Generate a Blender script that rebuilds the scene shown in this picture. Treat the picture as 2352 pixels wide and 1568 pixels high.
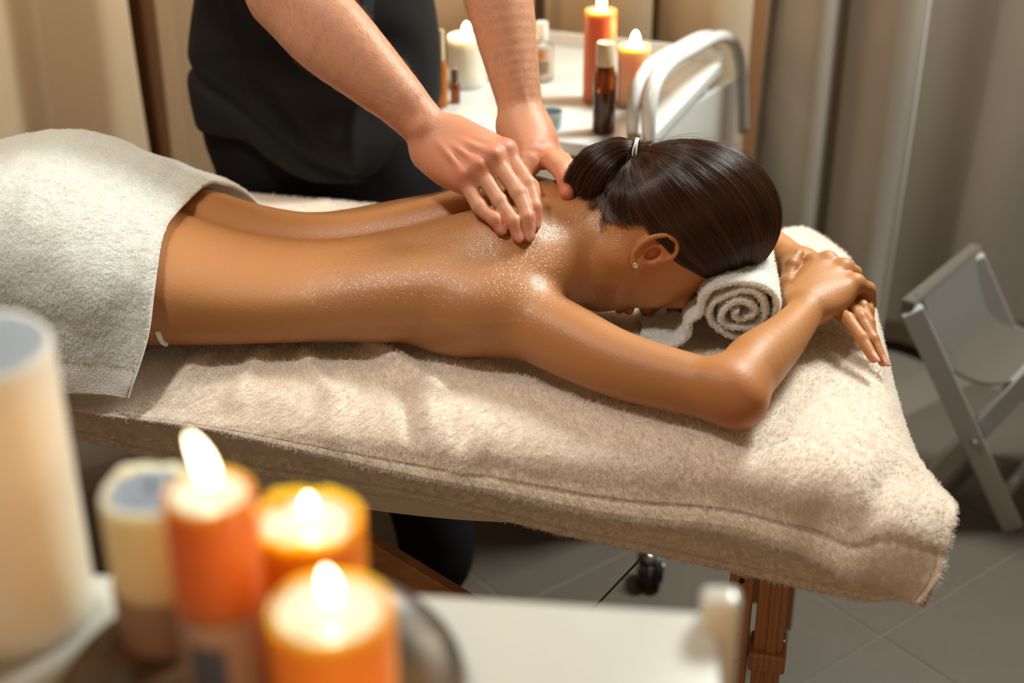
import bpy, bmesh, math, random
import numpy as np
import openvdb as vdb
from mathutils import Vector, Matrix, noise
from mathutils.bvhtree import BVHTree

random.seed(7)
rng = np.random.default_rng(7)
for o in list(bpy.data.objects):
    bpy.data.objects.remove(o)
SC = bpy.context.scene
COL = SC.collection

# ------------------------------------------------------------------ camera
PITCH = math.radians(27.5)
FUR = True
FPX = 3267.0                      # focal length in pixels of the 2352 wide frame
CZ = 1.58
cam_d = bpy.data.cameras.new('camera')
cam_d.sensor_width = 36.0
cam_d.lens = FPX / 2352 * 36.0
cam = bpy.data.objects.new('camera', cam_d)
COL.objects.link(cam)
cam.location = (0, 0, CZ)
cam.rotation_euler = (math.pi / 2 - PITCH, 0, 0)
cam_d.dof.use_dof = True
cam_d.dof.focus_distance = 1.80
cam_d.dof.aperture_fstop = 2.4
cam_d.clip_start = 0.05
SC.camera = cam

# ------------------------------------------------------------------ world, lights, exposure
SC.view_settings.view_transform = 'Standard'
SC.view_settings.look = 'None'
SC.view_settings.gamma = 1.0
SC.view_settings.use_curve_mapping = False
SC.view_settings.exposure = 0.0
w = bpy.data.worlds.new('world')
SC.world = w
w.use_nodes = True
w.node_tree.nodes['Background'].inputs[0].default_value = (1.0, 0.84, 0.66, 1)
w.node_tree.nodes['Background'].inputs[1].default_value = 0.04


def area(name, loc, aim, size, power, col, size_y=None):
    ld = bpy.data.lights.new(name, 'AREA')
    ld.energy = power
    ld.color = col
    ld.size = size
    if size_y:
        ld.shape = 'RECTANGLE'
        ld.size_y = size_y
    lo = bpy.data.objects.new(name, ld)
    COL.objects.link(lo)
    lo.location = loc
    lo.rotation_euler = (Vector(aim) - Vector(loc)).to_track_quat('-Z', 'Y').to_euler()
    return lo


area('window_softbox', (1.18, 2.52, 2.32), (0.0, 1.7, 0.8), 0.50, 66, (0.96, 1.0, 0.93))
area('ceiling_panel', (-0.70, 1.28, 2.42), (-0.25, 1.65, 0.8), 0.10, 15, (1.0, 0.97, 0.90), size_y=0.18)
area('warm_front_fill', (0.15, 0.15, 1.15), (0.1, 1.5, 0.65), 0.6, 2.4, (1.0, 0.58, 0.27))  # added warm fill near the camera, standing in for unseen candles
area('curtain_lamp', (-1.0, 2.1, 2.5), (-0.8, 2.95, 0.9), 0.5, 10, (1.0, 0.80, 0.55))

SC.cycles.use_denoising = True
SC.cycles.use_adaptive_sampling = True
SC.cycles.adaptive_threshold = 0.025
SC.cycles.max_bounces = 7
SC.cycles.diffuse_bounces = 3
SC.cycles.glossy_bounces = 3
SC.cycles.transmission_bounces = 6
SC.cycles.transparent_max_bounces = 8
SC.cycles.sample_clamp_indirect = 4.0
SC.cycles.caustics_reflective = False
SC.cycles.caustics_refractive = False

# ------------------------------------------------------------------ layout helper: a pixel and a height (or a depth) give a point of the room
_D = np.array([0, math.cos(PITCH), -math.sin(PITCH)])
_U = np.array([0, math.sin(PITCH), math.cos(PITCH)])
_R = np.array([1.0, 0, 0])
_C = np.array([0, 0, CZ])


def ray(x, y):
    return _R * (x - 1176) / FPX + _U * (784 - y) / FPX + _D


def atz(x, y, z):
    r = ray(x, y)
    return _C + r * (z - CZ) / r[2]


def aty(x, y, Y):
    r = ray(x, y)
    return _C + r * Y / r[1]


# ------------------------------------------------------------------ object helpers
def link(name, data, parent=None, mat=None):
    o = bpy.data.objects.new(name, data)
    COL.objects.link(o)
    if parent is not None:
        o.parent = parent
    if mat is not None and hasattr(data, 'materials'):
        if len(data.materials) == 0:
            for m in (mat if isinstance(mat, (list, tuple)) else [mat]):
                data.materials.append(m)
    return o


def tag(o, label=None, cat=None, group=None, kind=None):
    if label: o['label'] = label
    if cat: o['category'] = cat
    if group: o['group'] = group
    if kind: o['kind'] = kind
    return o


def empty(name, label=None, cat=None, loc=(0, 0, 0), rotz=0.0, group=None):
    o = bpy.data.objects.new(name, None)
    COL.objects.link(o)
    o.location = loc
    o.rotation_euler = (0, 0, rotz)
    o.empty_display_size = 0.05
    return tag(o, label, cat, group)


def np_mesh(name, v, quads=None, tris=None, smooth=True):
    v = np.asarray(v, np.float32)
    me = bpy.data.meshes.new(name)
    nq = 0 if quads is None else len(quads)
    nt = 0 if tris is None else len(tris)
    me.vertices.add(len(v))
    me.vertices.foreach_set('co', v.ravel())
    loops = []
    starts = []
    if nq:
        loops.append(np.asarray(quads, np.int32).ravel())
        starts.append(np.arange(nq) * 4)
    if nt:
        loops.append(np.asarray(tris, np.int32).ravel())
        starts.append(nq * 4 + np.arange(nt) * 3)
    loops = np.concatenate(loops)
    starts = np.concatenate(starts).astype(np.int32)
    me.loops.add(len(loops))
    me.loops.foreach_set('vertex_index', loops)
    me.polygons.add(nq + nt)
    me.polygons.foreach_set('loop_start', starts)
    me.update(calc_edges=True)
    me.validate()
    me.polygons.foreach_set('use_smooth', np.full(len(me.polygons), smooth))
    return me


def bm_mesh(name, bm, smooth=False, angle=None):
    me = bpy.data.meshes.new(name)
    bmesh.ops.recalc_face_normals(bm, faces=bm.faces)
    bm.to_mesh(me)
    bm.free()
    if smooth:
        me.polygons.foreach_set('use_smooth', np.full(len(me.polygons), True))
        if angle:
            me.set_sharp_from_angle(angle=math.radians(angle))
    return me


def add_box(bm, c, size, rot=None, bevel=0.0):
    r = bmesh.ops.create_cube(bm, size=1.0)
    vs = r['verts']
    for v in vs:
        v.co = Vector((v.co.x * size[0], v.co.y * size[1], v.co.z * size[2]))
    if bevel:
        es = list({e for v in vs for e in v.link_edges})
        rb = bmesh.ops.bevel(bm, geom=es, offset=bevel, segments=3, affect='EDGES', profile=0.5)
        vs = list({v for f in rb['faces'] for v in f.verts} | {v for v in vs if v.is_valid})
    M = Matrix.Translation(c)
    if rot is not None:
        M = M @ rot.to_4x4()
    bmesh.ops.transform(bm, matrix=M, verts=vs)
    return vs


def box_between(bm, a, b, wdt, thick, side=None, bevel=0.002):
    """a bar of section wdt x thick from a to b; side = direction of the width"""
    a, b = Vector(a), Vector(b)
    x = (b - a).normalized()
    s = Vector(side if side is not None else (0, 0, 1))
    y = (s - x * s.dot(x)).normalized()
    z = x.cross(y)
    R = Matrix((x, y, z)).transposed()
    return add_box(bm, (a + b) / 2, ((b - a).length, wdt, thick), R, bevel)


def lathe(bm, prof, c=(0, 0, 0), n=48, wob=None):
    """closed profile [(r, z)] spun about z; r=0 ends are closed with a fan"""
    rings = []
    for k, (r, z) in enumerate(prof):
        if r < 1e-6:
            rings.append([bm.verts.new((c[0], c[1], c[2] + z))])
        else:
            ring = []
            for i in range(n):
                a = 2 * math.pi * i / n
                rr, zz = (r, z) if wob is None else wob(r, z, a)
                ring.append(bm.verts.new((c[0] + rr * math.cos(a), c[1] + rr * math.sin(a), c[2] + zz)))
            rings.append(ring)
    for A, B in zip(rings, rings[1:]):
        if len(A) == 1 and len(B) == 1:
            continue
        for i in range(n):
            j = (i + 1) % n
            if len(A) == 1:
                bm.faces.new((A[0], B[j], B[i]))
            elif len(B) == 1:
                bm.faces.new((A[i], A[j], B[0]))
            else:
                bm.faces.new((A[i], A[j], B[j], B[i]))


def tube_pts(path, rad, n=10, caps=True, flat=1.0, updir=None):
    """verts and quads of a tube along path (k,3); rad scalar or array"""
    P = np.asarray(path, float)
    k = len(P)
    rad = np.broadcast_to(np.asarray(rad, float), (k,))
    T = np.gradient(P, axis=0)
    T /= np.linalg.norm(T, axis=1)[:, None] + 1e-12
    up = np.array(updir if updir is not None else ([0, 0, 1.0] if abs(T[0][2]) < 0.9 else [1.0, 0, 0]), float)
    A = []
    a = up - T[0] * np.dot(up, T[0])
    a /= np.linalg.norm(a)
    for i in range(k):
        a = a - T[i] * np.dot(a, T[i])
        a /= np.linalg.norm(a) + 1e-12
        A.append(a.copy())
    A = np.array(A)
    B = np.cross(T, A)
    th = np.linspace(0, 2 * np.pi, n, endpoint=False)
    V = P[:, None, :] + rad[:, None, None] * (np.cos(th)[None, :, None] * A[:, None, :] * flat + np.sin(th)[None, :, None] * B[:, None, :])
    V = V.reshape(-1, 3)
    q = []
    for i in range(k - 1):
        for j in range(n):
            j2 = (j + 1) % n
            q.append((i * n + j, i * n + j2, (i + 1) * n + j2, (i + 1) * n + j))
    t = []
    if caps:
        V = np.vstack([V, P[0], P[-1]])
        c0, c1 = len(V) - 2, len(V) - 1
        for j in range(n):
            j2 = (j + 1) % n
            t.append((c0, j2, j))
            t.append((c1, (k - 1) * n + j, (k - 1) * n + j2))
    return V, np.array(q), np.array(t)


def tube(name, path, rad, mat, parent=None, n=10, **kw):
    V, q, t = tube_pts(path, rad, n, **kw)
    return link(name, np_mesh(name, V, q, t if len(t) else None), parent, mat)


def crom(P, n):
    """Catmull-Rom through the points P (k,d), n samples per span"""
    P = np.asarray(P, float)
    Q = np.vstack([2 * P[0] - P[1], P, 2 * P[-1] - P[-2]])
    out = []
    for i in range(1, len(Q) - 2):
        t = np.linspace(0, 1, n, endpoint=False)[:, None]
        a, b, c, d = Q[i - 1], Q[i], Q[i + 1], Q[i + 2]
        out.append(0.5 * ((2 * b) + (c - a) * t + (2 * a - 5 * b + 4 * c - d) * t ** 2 + (3 * b - a - 3 * c + d) * t ** 3))
    out.append(P[-1:])
    return np.vstack(out)


def loft(rows, nu, nv):
    """rows: (R, K, 3) control net, smooth through its points both ways -> dense grid"""
    rows = np.asarray(rows, float)
    R_, K, _ = rows.shape
    g = crom(rows.reshape(R_, K * 3), nv).reshape(-1, K, 3)
    g = np.transpose(g, (1, 0, 2))
    g = crom(g.reshape(K, -1), nu).reshape(-1, g.shape[1], 3)
    return np.transpose(g, (1, 0, 2))          # (rows dense, cols dense, 3)


def grid_normals(G):
    du = np.gradient(G, axis=1)
    dv = np.gradient(G, axis=0)
    N = np.cross(du, dv)
    N /= np.linalg.norm(N, axis=2)[:, :, None] + 1e-12
    return N


def grid_quads(h, wd, off=0, flip=False):
    i = np.arange(h - 1)[:, None] * wd + np.arange(wd - 1)[None, :] + off
    q = np.stack([i, i + 1, i + wd + 1, i + wd], -1).reshape(-1, 4)
    return q[:, ::-1] if flip else q


def thick_grid(G, N, th):
    """a closed sheet of thickness th: G is its outer face, N the outward normals"""
    h, wd, _ = G.shape
    top = G.reshape(-1, 3)
    bot = (G - N * th).reshape(-1, 3)
    V = np.vstack([top, bot])
    n = h * wd
    q = [grid_quads(h, wd), grid_quads(h, wd, n, True)]
    e = []
    for i in range(wd - 1):
        e.append((i + 1, i, n + i, n + i + 1))
        a = (h - 1) * wd + i
        e.append((a, a + 1, n + a + 1, n + a))
    for j in range(h - 1):
        a, b = j * wd, (j + 1) * wd
        e.append((a, b, n + b, n + a))
        a, b = j * wd + wd - 1, (j + 1) * wd + wd - 1
        e.append((b, a, n + a, n + b))
    return V, np.vstack(q + [np.array(e)])


def vnoise(P, scale, seed=0, octaves=2):
    """cheap smooth value noise on (n,3) points, numpy only, about -1..1"""
    P = np.asarray(P, float).reshape(-1, 3)
    out = np.zeros(len(P))
    amp, tot = 1.0, 0.0
    for o in range(octaves):
        Q = P * scale * (2 ** o) + 17.3 * (o + 1) + seed * 7.7
        i = np.floor(Q).astype(np.int64)
        f = Q - i
        f = f * f * (3 - 2 * f)
        acc = 0
        for dx in (0, 1):
            for dy in (0, 1):
                for dz in (0, 1):
                    h = (i[:, 0] + dx) * 374761393 + (i[:, 1] + dy) * 668265263 + (i[:, 2] + dz) * 2147483647 + seed * 974634777
                    h = (h ^ (h >> 13)) * 1274126177
                    h = (h ^ (h >> 16)) & 0xffffff
                    val = h / float(0xffffff) * 2 - 1
                    wgt = (f[:, 0] if dx else 1 - f[:, 0]) * (f[:, 1] if dy else 1 - f[:, 1]) * (f[:, 2] if dz else 1 - f[:, 2])
                    acc = acc + val * wgt
        out += amp * acc
        tot += amp
        amp *= 0.5
    return out / tot


def set_attr(me, name, vals):
    a = me.attributes.new(name, 'FLOAT', 'POINT')
    a.data.foreach_set('value', np.asarray(vals, np.float32))


# ------------------------------------------------------------------ signed distance modelling, meshed through a sparse volume
class Solid:
    def __init__(self):
        self.ops = []

    def _add(self, op, k, f, lo, hi):
        kk = 0.02 if callable(k) else k
        self.ops.append((op, k, f, np.asarray(lo) - kk - 0.012, np.asarray(hi) + kk + 0.012))

    def cone(self, a, b, ra, rb, k=0.01, op='add', flat=None, fdir=None):
        """round cone; flat<1 squeezes it along fdir"""
        a, b = np.asarray(a, float), np.asarray(b, float)
        ab = b - a
        L2 = ab @ ab + 1e-12
        r = max(ra, rb)
        fd = None
        if flat is not None:
            fd = np.asarray(fdir, float)
            fd = fd - ab * (fd @ ab) / L2
            fd /= np.linalg.norm(fd)

        def f(P):
            pa = P - a
            h = np.clip((pa @ ab) / L2, 0, 1)
            d = pa - h[..., None] * ab
            if fd is not None:
                s = d @ fd
                d = d + (s * (1 / flat - 1))[..., None] * fd
                rr = ra + (rb - ra) * h
                L = np.sqrt((d * d).sum(-1))
                g = np.sqrt(((d - 0) ** 2).sum(-1) + (s / flat * (1 / flat - 1)) * (s / flat) * 0 + 1e-12)
                return (L - rr) * np.clip(1 - (1 - flat) * np.abs(s) / flat / (g + 1e-9), flat, 1)
            return np.sqrt((d * d).sum(-1)) - (ra + (rb - ra) * h)
        self._add(op, k, f, np.minimum(a, b) - r, np.maximum(a, b) + r)
        return self

    def chain(self, pts, rads, k=0.01, k2=None, dense=4, flat=None, fdir=None, op='add'):
        """a smooth limb: one distance to a dense path with a running radius"""
        pts = np.array([np.append(p, r) for p, r in zip(pts, rads)], float)
        if len(pts) > 2:
            pts = crom(pts, dense)
        P0, R0 = pts[:, :3], pts[:, 3]
        fd = None if fdir is None else L(fdir) / np.linalg.norm(fdir)

        def f(P):
            best = None
            for i in range(len(P0) - 1):
                a, b = P0[i], P0[i + 1]
                ab = b - a
                pa = P - a
                h = np.clip((pa @ ab) / (ab @ ab + 1e-12), 0, 1)
                d = pa - h[..., None] * ab
                if fd is not None:
                    s = d @ fd
                    e = np.sqrt((d * d).sum(-1) + s * s * (1 / flat ** 2 - 1)) - (R0[i] + (R0[i + 1] - R0[i]) * h)
                    e = e * (0.5 + 0.5 * flat)
                else:
                    e = np.sqrt((d * d).sum(-1)) - (R0[i] + (R0[i + 1] - R0[i]) * h)
                best = e if best is None else np.minimum(best, e)
            return best
        self._add(op, k, f, (P0 - R0[:, None]).min(0), (P0 + R0[:, None]).max(0))
        return self

    def ell(self, c, r, k=0.01, M=None, op='add'):
        """ellipsoid; M rows = its axes"""
        c, r = np.asarray(c, float), np.asarray(r, float)
        M = np.eye(3) if M is None else np.asarray(M, float)

        def f(P):
            q = (P - c) @ M.T
            k0 = np.sqrt(((q / r) ** 2).sum(-1))
            k1 = np.sqrt(((q / (r * r)) ** 2).sum(-1)) + 1e-9
            return k0 * (k0 - 1) / k1
        R_ = r.max()
        self._add(op, k, f, c - R_, c + R_)
        return self

    def func(self, f, lo, hi, k=0.01, op='add'):
        self._add(op, k, f, lo, hi)
        return self

    def ev(self, P, lo=None, hi=None):
        d = np.full(P.shape[:-1], 0.2)
        for op, k, f, a, b in self.ops:
            if lo is not None and (np.any(hi < a) or np.any(lo > b)):
                continue
            e = f(P)
            if callable(k):
                k = k(P)
            if op == 'add':
                h = np.clip(k - np.abs(d - e), 0, None) / k
                d = np.minimum(d, e) - h * h * k / 4
            elif op == 'sub':
                e = -e
                h = np.clip(k - np.abs(d - e), 0, None) / k
                d = np.maximum(d, e) + h * h * k / 4
            elif op == 'disp':
                d = d + e
        return d

    def mesh(self, vox, B=20):
        lo = np.min([o[3] for o in self.ops if o[0] == 'add'], 0)
        hi = np.max([o[4] for o in self.ops if o[0] == 'add'], 0)
        step = vox * B
        n = np.ceil((hi - lo) / step).astype(int) + 2
        lo = lo - step
        g = vdb.FloatGrid(0.1)
        ax = (np.arange(B)) * vox
        off = np.stack(np.meshgrid(ax, ax, ax, indexing='ij'), -1)
        cc = np.stack(np.meshgrid(*[np.arange(m) for m in n], indexing='ij'), -1).reshape(-1, 3)
        cen = lo + (cc + 0.5) * step
        dc = self.ev(cen)
        thr = step * 0.87 * 1.7 + 0.006
        for c, d in zip(cc, dc):
            if d > thr:
                continue
            if d < -thr:
                g.copyFromArray(np.full((B, B, B), -0.1, np.float32), ijk=tuple(int(x) for x in c * B))
                continue
            o = lo + c * step
            v = self.ev(off + o, o, o + step)
            g.copyFromArray(v.astype(np.float32), ijk=tuple(int(x) for x in c * B))
        p, t, q = g.convertToPolygons(0.0, 0.0)
        return p * vox + lo, t, q


class Sampled:
    """a solid's distance read from a regular grid: quick to ask many points"""
    def __init__(self, solid, lo, hi, h=0.006):
        self.lo = np.asarray(lo, float); self.h = h
        n = np.ceil((np.asarray(hi) - self.lo) / h).astype(int) + 1
        self.n = n
        self.g = np.empty(n, np.float32)
        B = 16
        for i in range(0, n[0], B):
            for j in range(0, n[1], B):
                for k in range(0, n[2], B):
                    e = np.minimum([i + B, j + B, k + B], n)
                    ax = [self.lo[a] + np.arange(s, t) * h for a, s, t in zip(range(3), (i, j, k), e)]
                    P = np.stack(np.meshgrid(*ax, indexing='ij'), -1)
                    self.g[i:e[0], j:e[1], k:e[2]] = solid.ev(P, P[0, 0, 0] - 0.02, P[-1, -1, -1] + 0.02)

    def ev(self, P, lo=None, hi=None):
        q = (P - self.lo) / self.h
        q = np.clip(q, 0, np.array(self.n) - 1.001)
        i = q.astype(int); f = q - i
        x, y, z = i[..., 0], i[..., 1], i[..., 2]
        fx, fy, fz = f[..., 0], f[..., 1], f[..., 2]
        g = self.g
        c = 0
        for a in (0, 1):
            for b in (0, 1):
                for d in (0, 1):
                    c = c + g[x + a, y + b, z + d] * (fx if a else 1 - fx) * (fy if b else 1 - fy) * (fz if d else 1 - fz)
        return c


def frame(x, up):
    x = np.asarray(x, float); x = x / np.linalg.norm(x)
    up = np.asarray(up, float)
    y = up - x * (up @ x); y /= np.linalg.norm(y)
    return np.stack([x, y, np.cross(x, y)])


def L(o):
    return np.array(o, float)
# ------------------------------------------------------------------ materials
def nt(mat):
    return mat.node_tree.nodes, mat.node_tree.links


def principled(name, col, rough=0.6, spec=0.5, metal=0.0, sss=0.0, sss_r=(1, .3, .1), sss_s=0.01, coat=0.0, coat_r=0.2, sheen=0.0, trans=0.0):
    m = bpy.data.materials.new(name)
    m.use_nodes = True
    b = m.node_tree.nodes['Principled BSDF']
    b.inputs['Base Color'].default_value = (*col, 1)
    b.inputs['Roughness'].default_value = rough
    b.inputs['Specular IOR Level'].default_value = spec
    b.inputs['Metallic'].default_value = metal
    b.inputs['Subsurface Weight'].default_value = sss
    b.inputs['Subsurface Radius'].default_value = sss_r
    b.inputs['Subsurface Scale'].default_value = sss_s
    b.inputs['Coat Weight'].default_value = coat
    b.inputs['Coat Roughness'].default_value = coat_r
    b.inputs['Sheen Weight'].default_value = sheen
    b.inputs['Transmission Weight'].default_value = trans
    return m


def node(m, t, **kw):
    n = m.node_tree.nodes.new(t)
    for k, v in kw.items():
        setattr(n, k, v)
    return n


def noise_node(m, scale, detail=3, rough=0.5, coord='Object', vec_scale=None):
    tc = node(m, 'ShaderNodeTexCoord')
    n = node(m, 'ShaderNodeTexNoise')
    n.inputs['Scale'].default_value = scale
    n.inputs['Detail'].default_value = detail
    n.inputs['Roughness'].default_value = rough
    if vec_scale:
        mp = node(m, 'ShaderNodeMapping')
        mp.inputs['Scale'].default_value = vec_scale
        m.node_tree.links.new(tc.outputs[coord], mp.inputs[0])
        m.node_tree.links.new(mp.outputs[0], n.inputs[0])
    else:
        m.node_tree.links.new(tc.outputs[coord], n.inputs[0])
    return n


def add_bump(m, src, strength, dist, normal_in=None):
    b = node(m, 'ShaderNodeBump')
    b.inputs['Strength'].default_value = strength
    b.inputs['Distance'].default_value = dist
    m.node_tree.links.new(src, b.inputs['Height'])
    if normal_in is not None:
        m.node_tree.links.new(normal_in, b.inputs['Normal'])
    return b


def mix_col(m, fac, a, b):
    n = node(m, 'ShaderNodeMix', data_type='RGBA')
    l = m.node_tree.links
    if hasattr(fac, 'is_output') or isinstance(fac, bpy.types.NodeSocket):
        l.new(fac, n.inputs[0])
    else:
        n.inputs[0].default_value = fac
    for i, c in ((6, a), (7, b)):
        if isinstance(c, bpy.types.NodeSocket):
            l.new(c, n.inputs[i])
        else:
            n.inputs[i].default_value = (*c, 1)
    return n.outputs[2]


def ramp(m, src, p0, p1, c0=(0, 0, 0), c1=(1, 1, 1)):
    r = node(m, 'ShaderNodeValToRGB')
    r.color_ramp.elements[0].position = p0
    r.color_ramp.elements[1].position = p1
    r.color_ramp.elements[0].color = (*c0, 1)
    r.color_ramp.elements[1].color = (*c1, 1)
    m.node_tree.links.new(src, r.inputs[0])
    return r.outputs[0]


def math_node(m, op, a, b=None, c=None):
    n = node(m, 'ShaderNodeMath', operation=op)
    for i, v in enumerate((a, b, c)):
        if v is None: continue
        if isinstance(v, bpy.types.NodeSocket):
            m.node_tree.links.new(v, n.inputs[i])
        else:
            n.inputs[i].default_value = v
    return n.outputs[0]


def attr(m, name):
    n = node(m, 'ShaderNodeAttribute', attribute_name=name)
    return n.outputs['Fac']


def mat_skin(name, base, blush, oil=True):
    m = principled(name, base, rough=0.47, spec=0.38, sss=0.12, sss_r=(1.0, 0.35, 0.15), sss_s=0.012)
    b = m.node_tree.nodes['Principled BSDF']
    l = m.node_tree.links
    big = noise_node(m, 14, 3, 0.55)
    c = mix_col(m, math_node(m, 'MULTIPLY', big.outputs[0], 0.35), base, tuple(x * y for x, y in zip(base, (0.86, 0.74, 0.66))))
    c = mix_col(m, attr(m, 'blush'), c, blush)
    c = mix_col(m, attr(m, 'lip'), c, (0.42, 0.13, 0.09))
    c = mix_col(m, attr(m, 'nail'), c, (0.60, 0.27, 0.18))
    l.new(c, b.inputs['Base Color'])
    fine = noise_node(m, 900, 2, 0.6)
    pore = noise_node(m, 260, 3, 0.6)
    h = math_node(m, 'ADD', fine.outputs[0], math_node(m, 'MULTIPLY', pore.outputs[0], 1.6))
    bp = add_bump(m, h, 0.22, 0.0012)
    l.new(bp.outputs[0], b.inputs['Normal'])
    if oil:
        o = attr(m, 'oil')
        # beaded massage oil: patches of droplets over a thin film
        drops = noise_node(m, 420, 1, 0.4)
        dd = ramp(m, drops.outputs[0], 0.42, 0.62)
        patch = noise_node(m, 22, 2, 0.5)
        pp = ramp(m, patch.outputs[0], 0.30, 0.62)
        film = math_node(m, 'MULTIPLY', o, math_node(m, 'ADD', 0.6, math_node(m, 'MULTIPLY', pp, 0.4)))
        l.new(film, b.inputs['Coat Weight'])
        b.inputs['Coat Roughness'].default_value = 0.13
        cb = add_bump(m, math_node(m, 'MULTIPLY', dd, o), 0.45, 0.0016, bp.outputs[0])
        l.new(cb.outputs[0], b.inputs['Coat Normal'])
    return m


def mat_cloth(name, col, scale, strength, dist, rough=0.9, sheen=0.3, vec_scale=None):
    m = principled(name, col, rough=rough, spec=0.2, sheen=sheen)
    b = m.node_tree.nodes['Principled BSDF']
    n = noise_node(m, scale, 3, 0.6, vec_scale=vec_scale)
    bp = add_bump(m, n.outputs[0], strength, dist)
    m.node_tree.links.new(bp.outputs[0], b.inputs['Normal'])
    c = mix_col(m, n.outputs[0], tuple(x * 0.85 for x in col), tuple(min(1, x * 1.1) for x in col))
    m.node_tree.links.new(c, b.inputs['Base Color'])
    return m


M = {}
M['skin_w'] = mat_skin('woman_skin', (0.46, 0.200, 0.068), (0.52, 0.145, 0.05))
M['skin_m'] = mat_skin('man_skin', (0.58, 0.285, 0.165), (0.60, 0.15, 0.085), oil=False)
M['blanket'] = mat_cloth('cream_fleece', (0.88, 0.76, 0.65), 300, 0.6, 0.004)
def mat_fibre(name, col, tr=0.45):
    m = bpy.data.materials.new(name)
    m.use_nodes = True
    m.node_tree.nodes.clear()
    d = node(m, 'ShaderNodeBsdfDiffuse'); d.inputs[0].default_value = (*col, 1)
    t = node(m, 'ShaderNodeBsdfTranslucent'); t.inputs[0].default_value = (*col, 1)
    x = node(m, 'ShaderNodeMixShader'); x.inputs[0].default_value = tr
    o = node(m, 'ShaderNodeOutputMaterial')
    l = m.node_tree.links
    l.new(d.outputs[0], x.inputs[1]); l.new(t.outputs[0], x.inputs[2]); l.new(x.outputs[0], o.inputs[0])
    return m


M['towel'] = mat_cloth('white_terry', (0.86, 0.85, 0.81), 450, 0.7, 0.003)
M['terry_fibre'] = mat_fibre('white_terry_fibre', (0.97, 0.98, 0.95))
M['fleece_fibre'] = mat_fibre('cream_fleece_fibre', (0.97, 0.905, 0.83))
M['hair'] = principled('dark_brown_hair', (0.035, 0.013, 0.007), rough=0.28, spec=0.6)
M['scalp_hair'] = principled('dark_brown_scalp', (0.010, 0.005, 0.003), rough=0.9, spec=0.05)
M['arm_hair'] = principled('brown_arm_hair', (0.26, 0.13, 0.055), rough=0.4, spec=0.5)
M['tunic'] = mat_cloth('charcoal_tunic_cloth', (0.010, 0.010, 0.011), 500, 0.35, 0.001, rough=0.8, sheen=0.0)
M['trouser'] = mat_cloth('black_trouser_cloth', (0.005, 0.004, 0.006), 500, 0.3, 0.001, rough=0.85, sheen=0.0)
M['white_band'] = principled('white_elastic', (0.85, 0.83, 0.78), rough=0.7)
M['silver'] = principled('silver', (0.7, 0.68, 0.62), rough=0.25, metal=1.0)
# ------------------------------------------------------------------ the woman lying face down
ZT = 0.72                                  # top of the blanket on the table
st = np.array([                            # X, Ycentre, half width, z top, z bottom
    [-0.90, 1.77, 0.110, 0.860, 0.728],
    [-0.75, 1.757, 0.160, 0.885, 0.722],
    [-0.62, 1.747, 0.182, 0.925, 0.722],
    [-0.52, 1.740, 0.182, 0.908, 0.722],
    [-0.43, 1.736, 0.170, 0.875, 0.722],
    [-0.34, 1.733, 0.153, 0.848, 0.722],
    [-0.25, 1.733, 0.143, 0.840, 0.722],
    [-0.15, 1.738, 0.147, 0.854, 0.722],
    [-0.05, 1.745, 0.156, 0.876, 0.722],
    [0.02, 1.750, 0.154, 0.882, 0.726],
    [0.08, 1.755, 0.118, 0.874, 0.740],
    [0.12, 1.760, 0.080, 0.860, 0.760]])
sd = crom(st, 12)


def torso_f(P):
    X, Y, z = P[..., 0], P[..., 1], P[..., 2]
    yc, hw, zt, zb = [np.interp(X, sd[:, 0], sd[:, i]) for i in (1, 2, 3, 4)]
    v = Y - yc
    # spine groove and the long muscles either side of it
    gd = np.interp(X, [-0.55, -0.45, -0.36, -0.2, -0.05, 0.03, 0.09], [0.006, 0.006, 0.010, 0.013, 0.013, 0.006, 0.002])
    z2 = z + gd * np.exp(-(v / 0.017) ** 2) - 0.4 * gd * np.exp(-((np.abs(v) - 0.048) / 0.03) ** 2)
    # the shoulder blades
    for s in (-1, 1):
        z2 = z2 - 0.013 * np.exp(-(((X + 0.015 + 0.1 * 0) / 0.055) ** 2 + ((v - s * 0.085) / 0.038) ** 2))
        z2 = z2 + 0.006 * np.exp(-(((X - 0.02) / 0.05) ** 2 + ((v - s * 0.038) / 0.016) ** 2))
        # dimples above the pelvis and the hollow of the waist
        z2 = z2 + 0.004 * np.exp(-(((X + 0.43) / 0.02) ** 2 + ((v - s * 0.045) / 0.018) ** 2))
    zc = zb + (zt - zb) * 0.47
    h = np.where(z2 > zc, zt - zc, zc - zb)
    n = np.where(z2 > zc, 2.35, 2.6)
    q = ((np.abs(v) / hw) ** n + (np.abs(z2 - zc) / h) ** n) ** (1 / n)
    d = (q - 1) * np.minimum(hw, h) * np.clip(0.9, 0, 1)
    e = np.maximum(-0.90 - X, X - 0.12)
    return np.maximum(d, e)


wb = Solid()
wb.func(torso_f, (-0.92, 1.55, 0.70), (0.14, 1.96, 0.96), k=0.02)
# legs under the towel
for s in (-1, 1):
    yh = 1.775 + s * 0.085
    wb.chain([(-0.62, yh, 0.82), (-1.02, 1.80 + s * 0.075, 0.79), (-1.40, 1.84 + s * 0.07, 0.765), (-1.44, 1.845 + s * 0.07, 0.755)], [0.088, 0.055, 0.036, 0.032], k=0.05, k2=0.03)
    wb.chain([(-0.98, 1.80 + s * 0.075, 0.79), (-1.18, 1.82 + s * 0.073, 0.80), (-1.42, 1.84 + s * 0.07, 0.765)], [0.05, 0.052, 0.03], k=0.03)
    wb.chain([(-1.42, 1.845 + s * 0.07, 0.765), (-1.50, 1.85 + s * 0.075, 0.755), (-1.60, 1.86 + s * 0.08, 0.748)], [0.032, 0.03, 0.018], k=0.02)
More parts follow.
